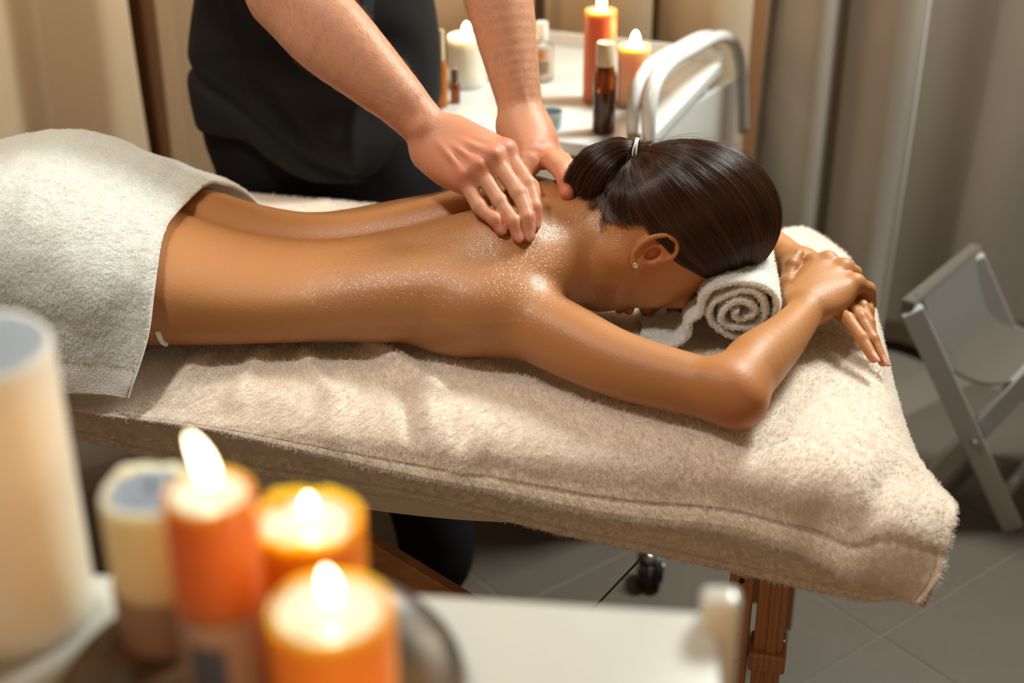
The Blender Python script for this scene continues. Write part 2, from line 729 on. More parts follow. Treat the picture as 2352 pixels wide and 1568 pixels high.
# breast pressed against the table, near and far
wb.ell((-0.055, 1.632, 0.756), (0.088, 0.054, 0.040), k=0.010)
wb.ell((-0.065, 1.850, 0.756), (0.088, 0.050, 0.038), k=0.03)
# latissimus fold running into the armpit
SH_N = L((0.004, 1.618, 0.778)); EL_N = L((0.256, 1.434, 0.765)); WR_N = L((0.378, 1.628, 0.778))
SH_F = L((0.010, 1.898, 0.795)); EL_F = L((0.285, 1.995, 0.768)); WR_F = L((0.398, 1.800, 0.762))
for sh, s in ((SH_N, -1), (SH_F, 1)):
    wb.chain([(-0.30, 1.738 + s * 0.080, 0.778), (-0.15, 1.742 + s * 0.094, 0.786), (-0.01, sh[1] - s * 0.008, 0.798)], [0.030, 0.050, 0.040], k=0.022)
    wb.cone((-0.015, 1.75 + s * 0.06, 0.830), sh + L((-0.01, -s * 0.01, 0.006)), 0.044, 0.044, k=0.03)
    wb.ell(sh + L((-0.006, 0, 0.0)), (0.053, 0.050, 0.052), k=0.02)
    # trapezius from neck to shoulder
    wb.cone((0.105, 1.762 + s * 0.012, 0.836), (0.02, 1.760 + s * 0.085, 0.834), 0.036, 0.028, k=0.03)
wb.ell((-0.042, 1.606, 0.788), (0.050, 0.044, 0.042), k=0.03)
# near arm
mid = SH_N * 0.5 + EL_N * 0.5
mid = mid + L((0, -0.022, -0.006))
wb.chain([SH_N, SH_N * 0.74 + EL_N * 0.26 + L((0, -0.014, -0.004)), mid, SH_N * 0.2 + EL_N * 0.8 + L((0, -0.010, -0.004)), EL_N], [0.049, 0.0455, 0.0405, 0.0365, 0.034], k=0.018, k2=0.02)
fd = (WR_N - EL_N)
wb.ell(EL_N + L((0.012, -0.020, -0.004)), (0.018, 0.017, 0.018), k=0.022)              # olecranon
wb.ell(EL_N + L((-0.012, 0.004, 0.012)), (0.026, 0.022, 0.022), k=0.02)
wb.chain([EL_N, EL_N + fd * 0.28 + L((-0.003, 0.0, 0.004)), EL_N + fd * 0.62, EL_N + fd * 0.9, WR_N], [0.034, 0.0375, 0.030, 0.0235, 0.0225], k=0.025, k2=0.02)
# far arm
wb.chain([SH_F, SH_F * 0.5 + EL_F * 0.5, EL_F], [0.048, 0.041, 0.035], k=0.018, k2=0.02)
fd = (WR_F - EL_F)
wb.chain([EL_F, EL_F + fd * 0.3, WR_F], [0.035, 0.036, 0.024], k=0.02)

# neck and head, face down, forehead on the rolled towel
HM = frame((1, 0, 0.10), (0, 0, 1))
HX = -0.016
HC = L((0.246 + HX, 1.712, 0.868))
wb.chain([(0.02, 1.762, 0.815), (0.10, 1.745, 0.836), (0.18, 1.720, 0.860)], [0.056, 0.0495, 0.056], k=0.045)
wb.ell(HC, (0.106, 0.0745, 0.090), k=0.02, M=frame((1, 0, -0.06), (0, 1, 0)))
wb.ell((0.192 + HX, 1.712, 0.816), (0.072, 0.060, 0.070), k=0.05)
wb.ell((0.152 + HX, 1.712, 0.795), (0.040, 0.044, 0.046), k=0.018)             # jaw
wb.ell((0.134 + HX, 1.712, 0.764), (0.019, 0.023, 0.022), k=0.016)             # chin
for s in (-1, 1):
    wb.cone((0.150 + HX, 1.712 + s * 0.047, 0.836), (0.130 + HX, 1.712 + s * 0.020, 0.770), 0.015, 0.017, k=0.022)   # jaw line
    wb.ell((0.197 + HX, 1.712 + s * 0.038, 0.784), (0.026, 0.017, 0.017), k=0.02)       # cheek
    wb.ell((0.226 + HX, 1.712 + s * 0.030, 0.752), (0.013, 0.015, 0.010), k=0.010, op='sub')  # eye socket
    wb.ell((0.225 + HX, 1.712 + s * 0.030, 0.764), (0.012, 0.013, 0.010), k=0.006)      # closed eyelid
    wb.ell((0.243 + HX, 1.712 + s * 0.026, 0.764), (0.010, 0.022, 0.009), k=0.014)      # brow
wb.chain([(0.230 + HX, 1.712, 0.760), (0.208 + HX, 1.712, 0.746), (0.198 + HX, 1.712, 0.738)], [0.008, 0.009, 0.0105], k=0.012, k2=0.006)  # nose
for s in (-1, 1):
    wb.ell((0.195 + HX, 1.712 + s * 0.011, 0.746), (0.008, 0.007, 0.008), k=0.006)
wb.ell((0.172 + HX, 1.712, 0.744), (0.0080, 0.022, 0.0105), k=0.005)      # upper lip
wb.ell((0.159 + HX, 1.712, 0.745), (0.0080, 0.020, 0.0105), k=0.004)      # lower lip
wb.ell((0.1475 + HX, 1.712, 0.742), (0.004, 0.020, 0.006), k=0.006, op='sub')
HEAD_OPS = len(wb.ops)
# ear, near and far
for s in (-1, 1):
    ec = L((0.178, 1.712 + s * 0.0735, 0.853))
    e = L((0.82, s * 0.04, 0.50)); e /= np.linalg.norm(e)
    nn = L((-0.16, s * 1.0, 0.20)); nn -= e * (nn @ e); nn /= np.linalg.norm(nn)
    bb = np.cross(nn, e) * (1 if s > 0 else -1)
    if bb[2] < 0: bb = -bb
    EM = np.stack([e, bb, nn])

    def lp(a, b_, c):
        return ec + e * a + bb * b_ + nn * c
    wb.ell(lp(0.004, 0.003, 0.002), (0.031, 0.0200, 0.0060), k=0.005, M=EM)
    wb.ell(lp(0.004, 0.006, -0.004), (0.018, 0.010, 0.010), k=0.006, M=EM)
    hel = crom([lp(-0.004, -0.010, 0.003), lp(0.012, -0.016, 0.005), lp(0.026, -0.012, 0.0065), lp(0.033, 0.000, 0.008), lp(0.026, 0.013, 0.010),
                lp(0.010, 0.0195, 0.011), lp(-0.008, 0.018, 0.0105), lp(-0.021, 0.011, 0.008), lp(-0.027, 0.002, 0.006)], 3)
    wb.chain(hel, np.interp(np.linspace(0, 1, len(hel)), [0, .1, .5, .85, 1], [0.002, 0.0030, 0.0036, 0.0036, 0.0045]), k=0.0035, k2=0.002)
    wb.ell(lp(-0.026, -0.003, 0.004), (0.0085, 0.0085, 0.0042), k=0.004, M=EM)                 # lobe
    ah = crom([lp(0.020, 0.000, 0.003), lp(0.010, 0.008, 0.005), lp(-0.004, 0.010, 0.006), lp(-0.015, 0.004, 0.005), lp(-0.017, -0.004, 0.004)], 3)
    wb.chain(ah, np.full(len(ah), 0.0028), k=0.003, k2=0.002)
    wb.ell(lp(-0.001, -0.001, 0.006), (0.011, 0.008, 0.0075), k=0.003, M=EM, op='sub')         # concha
    wb.ell(lp(0.0185, 0.010, 0.010), (0.009, 0.0022, 0.005), k=0.002, M=EM, op='sub')
    wb.ell(lp(-0.004, -0.0115, 0.005), (0.0065, 0.0035, 0.0045), k=0.003, M=EM)                # tragus
    if s < 0:
        EAR_LOBE = lp(-0.026, -0.002, 0.0098); EAR_N = nn

NAILX = 0.55
FING = []     # (tip, direction, up, nail half width) of every finger nail


def finger(sol, pts, rads, up, k0=0.012, nail=True, swell=1.05):
    """one finger: smooth in itself, blended into the palm at its root only, so neighbours stay apart"""
    pts = [L(p) for p in pts]
    fs = Solid()
    fs.chain(pts, rads, k=0.001, dense=3)
    for i in range(1, len(pts) - 1):          # knuckle swell
        fs.ell(pts[i] + L(up) * rads[i] * 0.12, (rads[i] * swell,) * 3, k=0.004)
    if nail:
        d = pts[-1] - pts[-2]; d /= np.linalg.norm(d)
        u = L(up); u = u - d * (u @ d); u /= np.linalg.norm(u)
        FING.append((pts[-1], d, u, rads[-1]))
        fs.ell(pts[-1] + u * rads[-1] * 0.74 + d * rads[-1] * NAILX, (rads[-1] * (1.0 + NAILX * 0.7), rads[-1] * 0.28, rads[-1] * 0.70), k=0.0008, M=np.stack([d, u, np.cross(d, u)]))
    root = pts[0]
    seg0 = np.linalg.norm(pts[1] - pts[0])

    def kf(P):
        r = np.sqrt(((P - root) ** 2).sum(-1))
        return 0.0022 + k0 * np.clip(1.25 - r / (seg0 * 0.55), 0, 1)
    lo = np.min([p - r for p, r in zip(pts, rads)], 0)
    hi = np.max([p + r for p, r in zip(pts, rads)], 0)
    sol.func(fs.ev, lo - 0.003, hi + 0.003, k=kf)


# near (right) hand lying on the other hand, knuckles up, fingers folding down behind
K = [L((0.398, 1.722, 0.798)), L((0.418, 1.720, 0.803)), L((0.436, 1.703, 0.800)), L((0.446, 1.674, 0.792))]
palm_w = WR_N
for i, kn in enumerate(K):
    a = palm_w + L((-0.012 + 0.008 * i, 0.012, 0.0))
    wb.cone(a, kn, 0.019, 0.0125, k=0.014)
wb.ell((K[0] + K[3]) / 2 * 0.5 + palm_w * 0.5 + L((0, 0, -0.006)), (0.036, 0.044, 0.016), k=0.02, M=frame((1, -0.6, 0), (0.6, 1, 0)))
FD = [L((0.006, 0.056, -0.046)), L((0.016, 0.050, -0.052)), L((0.026, 0.040, -0.054)), L((0.026, 0.020, -0.046))]
for i, kn in enumerate(K):
    d = FD[i]
    finger(wb, [kn, kn + d * L((0.8, 0.55, 0.28)), kn + d * L((1.0, 0.72, 0.75)), kn + d * L((0.6, 0.50, 1.08))], [0.0118, 0.0092, 0.0084, 0.0072], (0.3, 0.7, 0.5), k0=0.008)
    wb.ell(kn + L((0, 0, 0.003)), (0.0105, 0.0105, 0.0105), k=0.01)
finger(wb, [palm_w + L((-0.014, 0.018, 0.0)), (0.362, 1.684, 0.786), (0.370, 1.712, 0.801), (0.380, 1.729, 0.809)], [0.017, 0.0125, 0.0105, 0.009], (-0.3, -0.2, 1), k0=0.015, nail=False)
# far (left) hand underneath, fingers over the end of the table
LK = [L((0.412, 1.678, 0.764)), L((0.432, 1.686, 0.768)), L((0.449, 1.698, 0.766)), L((0.463, 1.713, 0.760))]
for i, kn in enumerate(LK):
    wb.cone(WR_F + L((-0.012 + 0.008 * i, 0.0, 0.0)), kn, 0.019, 0.0125, k=0.014)
LT = [atz(2006, 822, 0.742), atz(2028, 830, 0.728), atz(2006, 780, 0.740), atz(1998, 742, 0.745)]
for i, kn in enumerate(LK):
    t = LT[i]
    p1 = kn * 0.55 + t * 0.45 + L((0, 0, 0.010))
    p2 = kn * 0.25 + t * 0.75 + L((0, 0, 0.007))
    finger(wb, [kn, p1, p2, t], [0.0105, 0.0088, 0.0080, 0.0066], (0.25, 0.0, 1))
finger(wb, [WR_F + L((-0.014, -0.02, 0.0)), (0.372, 1.72, 0.775), (0.362, 1.68, 0.770)], [0.016, 0.012, 0.0095], (0, 0, 1), nail=False)
W_FING = FING; FING = []


def paint(me_v, fings, blushes=(), nx=0.0):
    n = len(me_v)
    nail = np.zeros(n, np.float32)
    bl = np.zeros(n)
    for t, d, u, r in fings:
        q = me_v - t
        a, b, c = q @ d, q @ u, q @ np.cross(d, u)
        m = ((a - r * (0.1 + nx)) / (r * (1.0 + nx))) ** 2 + (c / (r * 0.68)) ** 2
        nail = np.maximum(nail, ((m < 1) & (b > r * 0.35)).astype(float))
        bl = np.maximum(bl, 0.55 * np.exp(-((q ** 2).sum(1)) / (0.014 ** 2)))
    for c, r, s in blushes:
        bl = np.maximum(bl, s * np.exp(-(((me_v - c) ** 2).sum(1)) / (r * r)))
    return nail, bl


wp, wtri, wq = wb.mesh(0.0022)
wbs = Sampled(wb, (-1.35, 1.40, 0.70), (0.52, 2.08, 1.0), 0.006)
wb_head = Solid(); wb_head.ops = wb.ops[:HEAD_OPS]
whs = Sampled(wb_head, (0.0, 1.55, 0.70), (0.42, 1.88, 1.0), 0.005)
wme = np_mesh('body', wp, wq, wtri)
nail, bl = paint(wp, W_FING, nx=0.5, blushes=[(EL_N + L((0.01, -0.02, 0)), 0.035, 0.5), (L((0.178, 1.635, 0.853)), 0.028, 0.45)] + [(k_, 0.012, 0.35) for k_ in K])
set_attr(wme, 'nail', nail)
set_attr(wme, 'blush', bl)
lipm = np.clip(1.3 - np.sqrt(((wp[:, 0] - 0.150) / 0.015) ** 2 + ((wp[:, 1] - 1.712) / 0.022) ** 2 + ((wp[:, 2] - 0.740) / 0.013) ** 2), 0, 1)
set_attr(wme, 'lip', lipm)
X_, Y_ = wp[:, 0], wp[:, 1]
oil = np.exp(-(((X_ + 0.08) / 0.20) ** 4 + ((Y_ - 1.68) / 0.15) ** 4)) + 0.5 * np.exp(-(((X_ - 0.1) / 0.08) ** 2 + ((Y_ - 1.66) / 0.06) ** 2))
set_attr(wme, 'oil', np.clip(oil, 0.03, 1))
woman = link('person', wme, None, M['skin_w'])
tag(woman, 'woman lying face down on the cream blanket, bare oiled back, arms folded round her head', 'person')
WB = BVHTree.FromPolygons([tuple(x) for x in wp], [tuple(x) for x in wq] + [tuple(x) for x in wtri])


def on_woman(px, py, off=0.0):
    r = ray(px, py)
    h = WB.ray_cast(Vector(_C), Vector(r))
    return L(h[0]) + L(h[1]) * off, L(h[1])
# ------------------------------------------------------------------ fur: short fibres as hair curves
def strands(name, roots, dirs, length, r0, r1, mat, parent, npts=3, curl=0.0, bend=None, label=None):
    n = len(roots)
    h = bpy.data.hair_curves.new(name)
    h.add_curves([npts] * n)
    t = np.linspace(0, 1, npts)[None, :, None]
    ln = np.broadcast_to(np.asarray(length, float).reshape(-1, 1, 1), (n, 1, 1))
    P = roots[:, None, :] + dirs[:, None, :] * ln * t
    if bend is not None:
        P = P + bend[:, None, :] * ln * t ** 2
    if curl:
        P[:, 1:, :] += rng.normal(0, curl, (n, npts - 1, 3))
    h.position_data.foreach_set('vector', P.astype(np.float32).ravel())
    ra = h.attributes.new('radius', 'FLOAT', 'POINT')
    ra.data.foreach_set('value', np.tile(np.linspace(r0, r1, npts), n).astype(np.float32))
    return link(name, h, parent, mat)


def sample_mesh(V, F, n, weight=None):
    """n random points on the faces (quads or tris) -> points, normals, face index"""
    a, b, c = V[F[:, 0]], V[F[:, 1]], V[F[:, 2]]
    d = V[F[:, 3]] if F.shape[1] == 4 else c
    N = np.cross(c - a, d - b) if F.shape[1] == 4 else np.cross(b - a, c - a)
    A = np.linalg.norm(N, axis=1)
    N = N / (A[:, None] + 1e-12)
    wgt = A if weight is None else A * weight
    idx = rng.choice(len(F), n, p=wgt / wgt.sum())
    u, v = rng.random(n)[:, None], rng.random(n)[:, None]
    P = (a[idx] * (1 - u) + b[idx] * u) * (1 - v) + (d[idx] * (1 - u) + c[idx] * u) * v
    return P, N[idx], idx


def pile(name, V, F, density_px, length, r, mat, parent, lean=0.35, clump=90, weight=None, seed=3, curl=0.0006, npts=3, kind='stuff'):
    """pile fibres all over a sheet, leaning with a slow noise and gathered in tufts; denser where it is nearer the camera's subject"""
    P, N, _ = sample_mesh(V, F, density_px, weight)
    D = np.stack([vnoise(P, clump, seed + i, 1) for i in range(3)], 1) * 0.9 + np.stack([vnoise(P, 25, seed + 5 + i, 1) for i in range(3)], 1) * lean
    D = D - N * (D * N).sum(1)[:, None] * 0.6
    d = N * 1.0 + D * 0.9 + rng.normal(0, 0.16, P.shape)
    d /= np.linalg.norm(d, axis=1)[:, None]
    ln = length * (0.55 + 0.45 * rng.random(len(P))) * (1 + 0.35 * vnoise(P, 130, seed + 9, 1))
    o = strands(name, P - N * 0.0004, d, ln, r, r * 0.5, mat, parent, npts=npts, curl=curl)
    return tag(o, kind=kind)


def push_out(P, solid, gap, it=3, allow=(1, 1, 1)):
    sh = P.shape
    P = P.reshape(-1, 3).copy()
    al = np.array(allow, float)
    for _ in range(it):
        d = solid.ev(P)
        m = d < gap
        if not m.any():
            break
        Q = P[m]
        e = 0.002
        g = np.stack([solid.ev(Q + np.eye(3)[i] * e) - solid.ev(Q - np.eye(3)[i] * e) for i in range(3)], 1)
        g /= np.linalg.norm(g, axis=1)[:, None] + 1e-9
        P[m] = Q + g * al * (gap - d[m])[:, None]
    return P.reshape(sh)


# ------------------------------------------------------------------ massage table
TROT = math.atan(-0.2254)


def near_y(X, off=0.0):
    return 1.435 + off - 0.2254 * X


def onplane(px, py, off=0.0):
    r = ray(px, py)
    s = (1.435 + off) / (r[1] + 0.2254 * r[0])
    return _C + r * s


tu = L((math.cos(TROT), math.sin(TROT), 0)); tv = L((-math.sin(TROT), math.cos(TROT), 0))
T0 = L((0.40, near_y(0.40), 0))          # near corner at the head end


def tb(u, v, z):
    """table frame: u towards the foot end, v towards the far side"""
    return T0 - tu * u + tv * v + L((0, 0, z))


M['vinyl'] = principled('cream_vinyl', (0.66, 0.58, 0.42), rough=0.45)
def mat_wood(name, c1, c2, scale=(1, 1, 1), sc=6):
    m = principled(name, c1, rough=0.38, coat=0.25, coat_r=0.25)
    n = noise_node(m, sc, 4, 0.6, vec_scale=scale)
    wv = node(m, 'ShaderNodeTexWave')
    wv.inputs['Scale'].default_value = 3
    wv.inputs['Distortion'].default_value = 6
    wv.inputs['Detail'].default_value = 3
    tc = node(m, 'ShaderNodeTexCoord'); mp = node(m, 'ShaderNodeMapping'); mp.inputs['Scale'].default_value = scale
    m.node_tree.links.new(tc.outputs['Object'], mp.inputs[0]); m.node_tree.links.new(mp.outputs[0], wv.inputs[0])
    f = math_node(m, 'MULTIPLY', wv.outputs['Fac'], n.outputs[0])
    c = mix_col(m, f, c1, c2)
    b = m.node_tree.nodes['Principled BSDF']
    m.node_tree.links.new(c, b.inputs['Base Color'])
    bp = add_bump(m, f, 0.15, 0.001)
    m.node_tree.links.new(bp.outputs[0], b.inputs['Normal'])
    return m


M['wood'] = mat_wood('oiled_beech', (0.46, 0.20, 0.065), (0.28, 0.10, 0.028), (14, 14, 1.2))
M['wood_x'] = mat_wood('oiled_beech_rail', (0.46, 0.20, 0.065), (0.28, 0.10, 0.028), (1.2, 14, 14))
M['steel'] = principled('zinc_steel', (0.55, 0.53, 0.48), rough=0.35, metal=1.0)
M['cable'] = principled('grey_cable', (0.16, 0.13, 0.09), rough=0.5, metal=0.6)
table = empty('massage_table', 'folding wooden massage table with padded top under the cream blanket', 'table', tuple(T0))
INV = Matrix.Translation(-Vector(T0))


def tpart(name, me, mat, parent=None):
    me.transform(INV)
    return link(name, me, parent or table, mat)


Rt = Matrix.Rotation(TROT, 3, 'Z')
bm = bmesh.new(); add_box(bm, tb(0.955, 0.335, 0.680), (1.79, 0.61, 0.05), Rt, 0.024)
tpart('padded_top', bm_mesh('padded_top', bm, True, 40), M['vinyl'])
bm = bmesh.new()
for v in (0.045, 0.615):
    add_box(bm, tb(0.93, v, 0.635), (1.76, 0.022, 0.055), Rt, 0.003)
for u in (0.06, 0.93, 1.80):
    add_box(bm, tb(u, 0.33, 0.635), (0.022, 0.56, 0.055), Rt, 0.003)
tpart('frame', bm_mesh('table_frame', bm), M['wood_x'])
# curved cream side apron seen below the hem
bm = bmesh.new()
ns = 32
for band in range(4):
    prev = None
    for i in range(ns + 1):
        u = 0.22 + 0.72 * i / ns
        s = (i / ns - 0.5) * 2
        zb = 0.560 + 0.05 * abs(s) ** 2.2
        z1 = 0.655
        za = zb + (z1 - zb) * band / 4 + (0.0008 if band else 0)
        zc_ = zb + (z1 - zb) * (band + 1) / 4 - 0.0008
        y0 = 0.022 - 0.0018 * band
        vs = [bm.verts.new(tb(u, y0, za)), bm.verts.new(tb(u, y0, zc_)), bm.verts.new(tb(u, y0 + 0.014, zc_)), bm.verts.new(tb(u, y0 + 0.014, za))]
        if prev:
            for k in range(4):
                bm.faces.new((prev[k], prev[(k + 1) % 4], vs[(k + 1) % 4], vs[k]))
        else:
            bm.faces.new(vs)
        prev = vs
    bm.faces.new(prev)
tpart('side_apron', bm_mesh('side_apron', bm), M['vinyl'])


def table_leg(u, v, lean=0.0):
    top, bot = tb(u, v, 0.66), tb(u - lean, v, 0.02)
    bm = bmesh.new(); box_between(bm, top, bot, 0.034, 0.036, side=tuple(tv), bevel=0.003)
    # raised bead down the face
    box_between(bm, tb(u - 0.003, v - 0.019, 0.64), tb(u - lean * .97 - 0.003, v - 0.019, 0.33), 0.004, 0.012, side=tuple(tv), bevel=0.001)
    lg = tpart('leg', bm_mesh('leg', bm), M['wood'])
    bm = bmesh.new()
    q = tb(u - lean * 0.52, v - 0.003, 0.400)
    add_box(bm, q, (0.046, 0.05, 0.028), Rt, 0.004)
    tpart('foot_clamp', bm_mesh('foot_clamp', bm), M['wood'])
    # inner sliding board with the height holes
    bm = bmesh.new(); box_between(bm, tb(u + 0.038, v + 0.002, 0.60), tb(u + 0.038, v + 0.002, 0.06), 0.018, 0.030, side=tuple(tv), bevel=0.002)
    tpart('height_board', bm_mesh('height_board', bm), M['wood'])
    for k in range(9):
        bm = bmesh.new()
        c = tb(u + 0.038, v - 0.0075, 0.55 - 0.042 * k)
        Rc = Rt.to_4x4() @ Matrix.Rotation(math.pi / 2, 4, 'X')
        bmesh.ops.create_cone(bm, cap_ends=True, segments=12, radius1=0.0035, radius2=0.0035, depth=0.0012, matrix=Matrix.Translation(c) @ Rc)
        tpart('peg_hole', bm_mesh('peg_hole', bm), M['hole'])
    for z in (0.605, 0.42):
        bm = bmesh.new()
        bmesh.ops.create_uvsphere(bm, u_segments=12, v_segments=8, radius=0.005, matrix=Matrix.Translation(tb(u - 0.019 - lean * (0.66 - z) / 0.64, v, z)))
        tpart('bolt', bm_mesh('bolt', bm, True), M['steel'])
    # slanted brace to the frame
    bm = bmesh.new(); box_between(bm, tb(u + 0.015, v + 0.012, 0.545), tb(u + 0.16, v + 0.012, 0.625), 0.02, 0.036, side=(0, 0, 1), bevel=0.002)
    tpart('brace', bm_mesh('brace', bm), M['wood_x'])


M['hole'] = principled('dark_hole', (0.02, 0.01, 0.006), rough=0.9)
table_leg(0.092, 0.055, 0.004)
table_leg(0.075, 0.60, 0.004)
table_leg(1.72, 0.055, 0.004)
table_leg(1.72, 0.60, 0.004)
bm = bmesh.new(); box_between(bm, tb(0.09, 0.10, 0.30), tb(0.09, 0.56, 0.30), 0.05, 0.018, side=(0, 0, 1))
tpart('end_stretcher', bm_mesh('end_stretcher', bm), M['wood'])
bm = bmesh.new(); box_between(bm, tb(1.70, 0.10, 0.30), tb(1.70, 0.56, 0.30), 0.05, 0.018, side=(0, 0, 1))
tpart('end_stretcher', bm_mesh('end_stretcher', bm), M['wood'])
# long slanted strut seen behind the candles and the steel cable
bm = bmesh.new(); box_between(bm, onplane(560, 1095, 0.10), onplane(1180, 1470, 0.10), 0.05, 0.02, side=(0, 0, 1))
tpart('strut', bm_mesh('strut', bm), M['wood_x'])
cb = [onplane(1484, 1270, 0.10), onplane(1366, 1394, 0.16), onplane(1250, 1520, 0.22)]
V_, q_, t_ = tube_pts(crom(cb, 6), 0.0016, 8)
tpart('steel_cable', np_mesh('steel_cable', V_, q_, t_), M['cable'])

# ------------------------------------------------------------------ cream fleece blanket, folded double over the near edge
def far_pt(X, dv, z):
    return L((X + 0.2254 * 0.0, near_y(X) + 0.66 + dv, z))


hem1 = [(-330, 905), (-60, 915), (60, 925), (153, 929), (268, 963), (421, 979), (536, 998), (700, 1040), (880, 1080), (1040, 1113), (1200, 1146), (1386, 1185), (1609, 1216), (1832, 1268), (1975, 1330)]
hem2 = [(-330, 990), (-60, 1000), (60, 1012), (176, 1012), (214, 1002), (295, 1042), (450, 1070), (620, 1096), (850, 1122), (1100, 1176), (1207, 1207), (1475, 1267), (1698, 1314), (1900, 1362), (2040, 1385), (2062, 1372)]
h1 = np.array([onplane(x, y, -0.034) for x, y in hem1])
h2 = np.array([onplane(x, y, -0.004) for x, y in hem2])
XS = [-1.45, -1.1, -0.80, -0.62, -0.50, -0.38, -0.26, -0.14, -0.02, 0.10, 0.22, 0.31, 0.375]


def hz(h, X):
    return np.array([X, np.interp(X, h[:, 0], h[:, 1]) if X > h[0, 0] else near_y(X, -0.03), np.interp(X, h[:, 0], h[:, 2])])


cols = []
for X in XS:
    hm = hz(h1, X)
    yb = near_y(X)
    c = [L((X, yb + 0.70, 0.56)), L((X, yb + 0.69, 0.66)), L((X, yb + 0.655, 0.712)), L((X, yb + 0.55, ZT)), L((X, yb + 0.40, ZT)),
         L((X, yb + 0.24, ZT)), L((X, yb + 0.10, ZT)), L((X, yb + 0.025, ZT - 0.004)), L((X, yb - 0.018, ZT - 0.022))]
    c.append(L((X, hm[1] * 0.9 + (yb - 0.018) * 0.1 + 0.002, hm[2] * 0.5 + (ZT - 0.022) * 0.5)))
    c.append(hm)
    cols.append(c)
# head end: rounded edge, then the overhang with the flared corner
def E_(px, py, z): return atz(px, py, z)
endb = [L((0.44, 2.04, 0.56)), L((0.45, 2.06, 0.66)), L((0.455, 2.06, 0.708)), L((0.485, 1.96, 0.712)), L((0.484, 1.83, 0.712)), L((0.470, 1.66, 0.712)), E_(2012, 905, 0.712), E_(2030, 1010, 0.708), E_(2056, 1078, 0.690)]
endb += [onplane(2042, 1200, -0.022), onplane(2030, 1345, -0.034)]
endc = [L((0.47, 2.05, 0.54)), L((0.48, 2.06, 0.62)), L((0.49, 2.03, 0.675)), L((0.513, 1.95, 0.685)), L((0.512, 1.83, 0.685)), L((0.497, 1.67, 0.685)), E_(2040, 905, 0.690), E_(2072, 1010, 0.690), E_(2120, 1092, 0.675)]
endc += [onplane(2112, 1215, -0.012), onplane(2078, 1375, -0.030)]
endd = [L((0.49, 2.05, 0.50)), L((0.50, 2.06, 0.56)), L((0.51, 2.03, 0.60)), L((0.53, 1.95, 0.61)), L((0.53, 1.83, 0.60)), L((0.522, 1.68, 0.60)), L((0.515, 1.53, 0.60)), L((0.518, 1.44, 0.615)), aty(2196, 1172, 1.36)]
endd += [aty(2180, 1240, 1.33), aty(2122, 1388, 1.292)]
cols += [endb, endc, endd]
net = np.transpose(np.array(cols), (1, 0, 2))
G = loft(net, 34, 26)
N = grid_normals(G)
# outward = up on the top
if N[G.shape[0] // 2, G.shape[1] // 2, 2] < 0:
    N = -N
P = G.reshape(-1, 3)
folds = np.zeros(len(P))


def fold(a, b, wd, amp, soft=0.35):
    """a fold line on the cloth between two pixels of the near side"""
    A_, B_ = L(a), L(b)
    ab = B_ - A_
    pa = P - A_
    h = (pa @ ab) / (ab @ ab)
    d = np.linalg.norm(pa - np.clip(h, 0, 1)[:, None] * ab, axis=1)
    return amp * np.exp(-(d / wd) ** 2)


def px_top(x, y): return atz(x, y, ZT)
def px_side(x, y): return onplane(x, y, -0.03)


folds += 0.0035 * vnoise(P, 9, 1, 2) + 0.0016 * vnoise(P, 34, 2, 2)
for a, b, wd, amp in [
        (px_top(860, 800), px_top(1010, 905), 0.016, 0.010), (px_top(985, 905), px_side(1000, 1000), 0.016, 0.006), (px_top(930, 890), px_side(950, 1010), 0.012, -0.007),
        (px_top(700, 812), px_top(760, 900), 0.012, 0.005), (px_top(600, 815), px_top(540, 905), 0.014, 0.005), (px_top(470, 822), px_top(360, 905), 0.014, 0.005),
        (px_side(1040, 950), px_side(1060, 1070), 0.013, 0.005), (px_side(1090, 940), px_side(1120, 1080), 0.010, -0.004),
        (px_side(1930, 1110), px_side(1880, 1230), 0.035, -0.007), (px_side(1990, 1110), px_side(1950, 1290), 0.03, 0.005),
        (px_side(1600, 1110), px_side(1700, 1180), 0.05, -0.008), (px_top(800, 860), px_side(760, 1000), 0.02, 0.004), (px_top(1180, 830), px_top(1350, 905), 0.02, -0.004)]:
    folds += fold(a, b, wd * 0.85, amp * 1.5)
# the stitched hem: a shallow seam line a little above the edge
R_, K_ = G.shape[:2]
rowpos = np.linspace(0, 10, R_)
hemf = np.interp(rowpos, [8.8, 9.15, 9.24, 9.34, 9.65, 10], [0, 0.003, -0.002, 0.006, 0.011, 0.006])
drop = np.clip((ZT - 0.022 - G[-1, :, 2]) / 0.06, 0.0, 1.0)
folds += np.repeat(hemf, K_) * np.tile(drop, R_)
colpos = np.linspace(0, 15, K_)
folds += np.tile(np.interp(colpos, [14.3, 14.6, 14.66, 14.72, 14.9, 15], [0, 0.001, -0.0025, 0.002, 0.004, 0.001]), R_)
P = P + N.reshape(-1, 3) * folds[:, None]
# the body sinks in
P = push_out(P, wbs, 0.004, 2, (0.2, 0.2, 1)) if False else P
d = wbs.ev(P)
near = np.clip(1 - d / 0.03, 0, 1) * (d > 0)
P[:, 2] -= 0.0
G1 = P.reshape(G.shape)
N1 = grid_normals(G1); N1 *= np.sign((N1 * N).sum(2))[:, :, None]
V1, Q1 = thick_grid(G1, N1, 0.011)
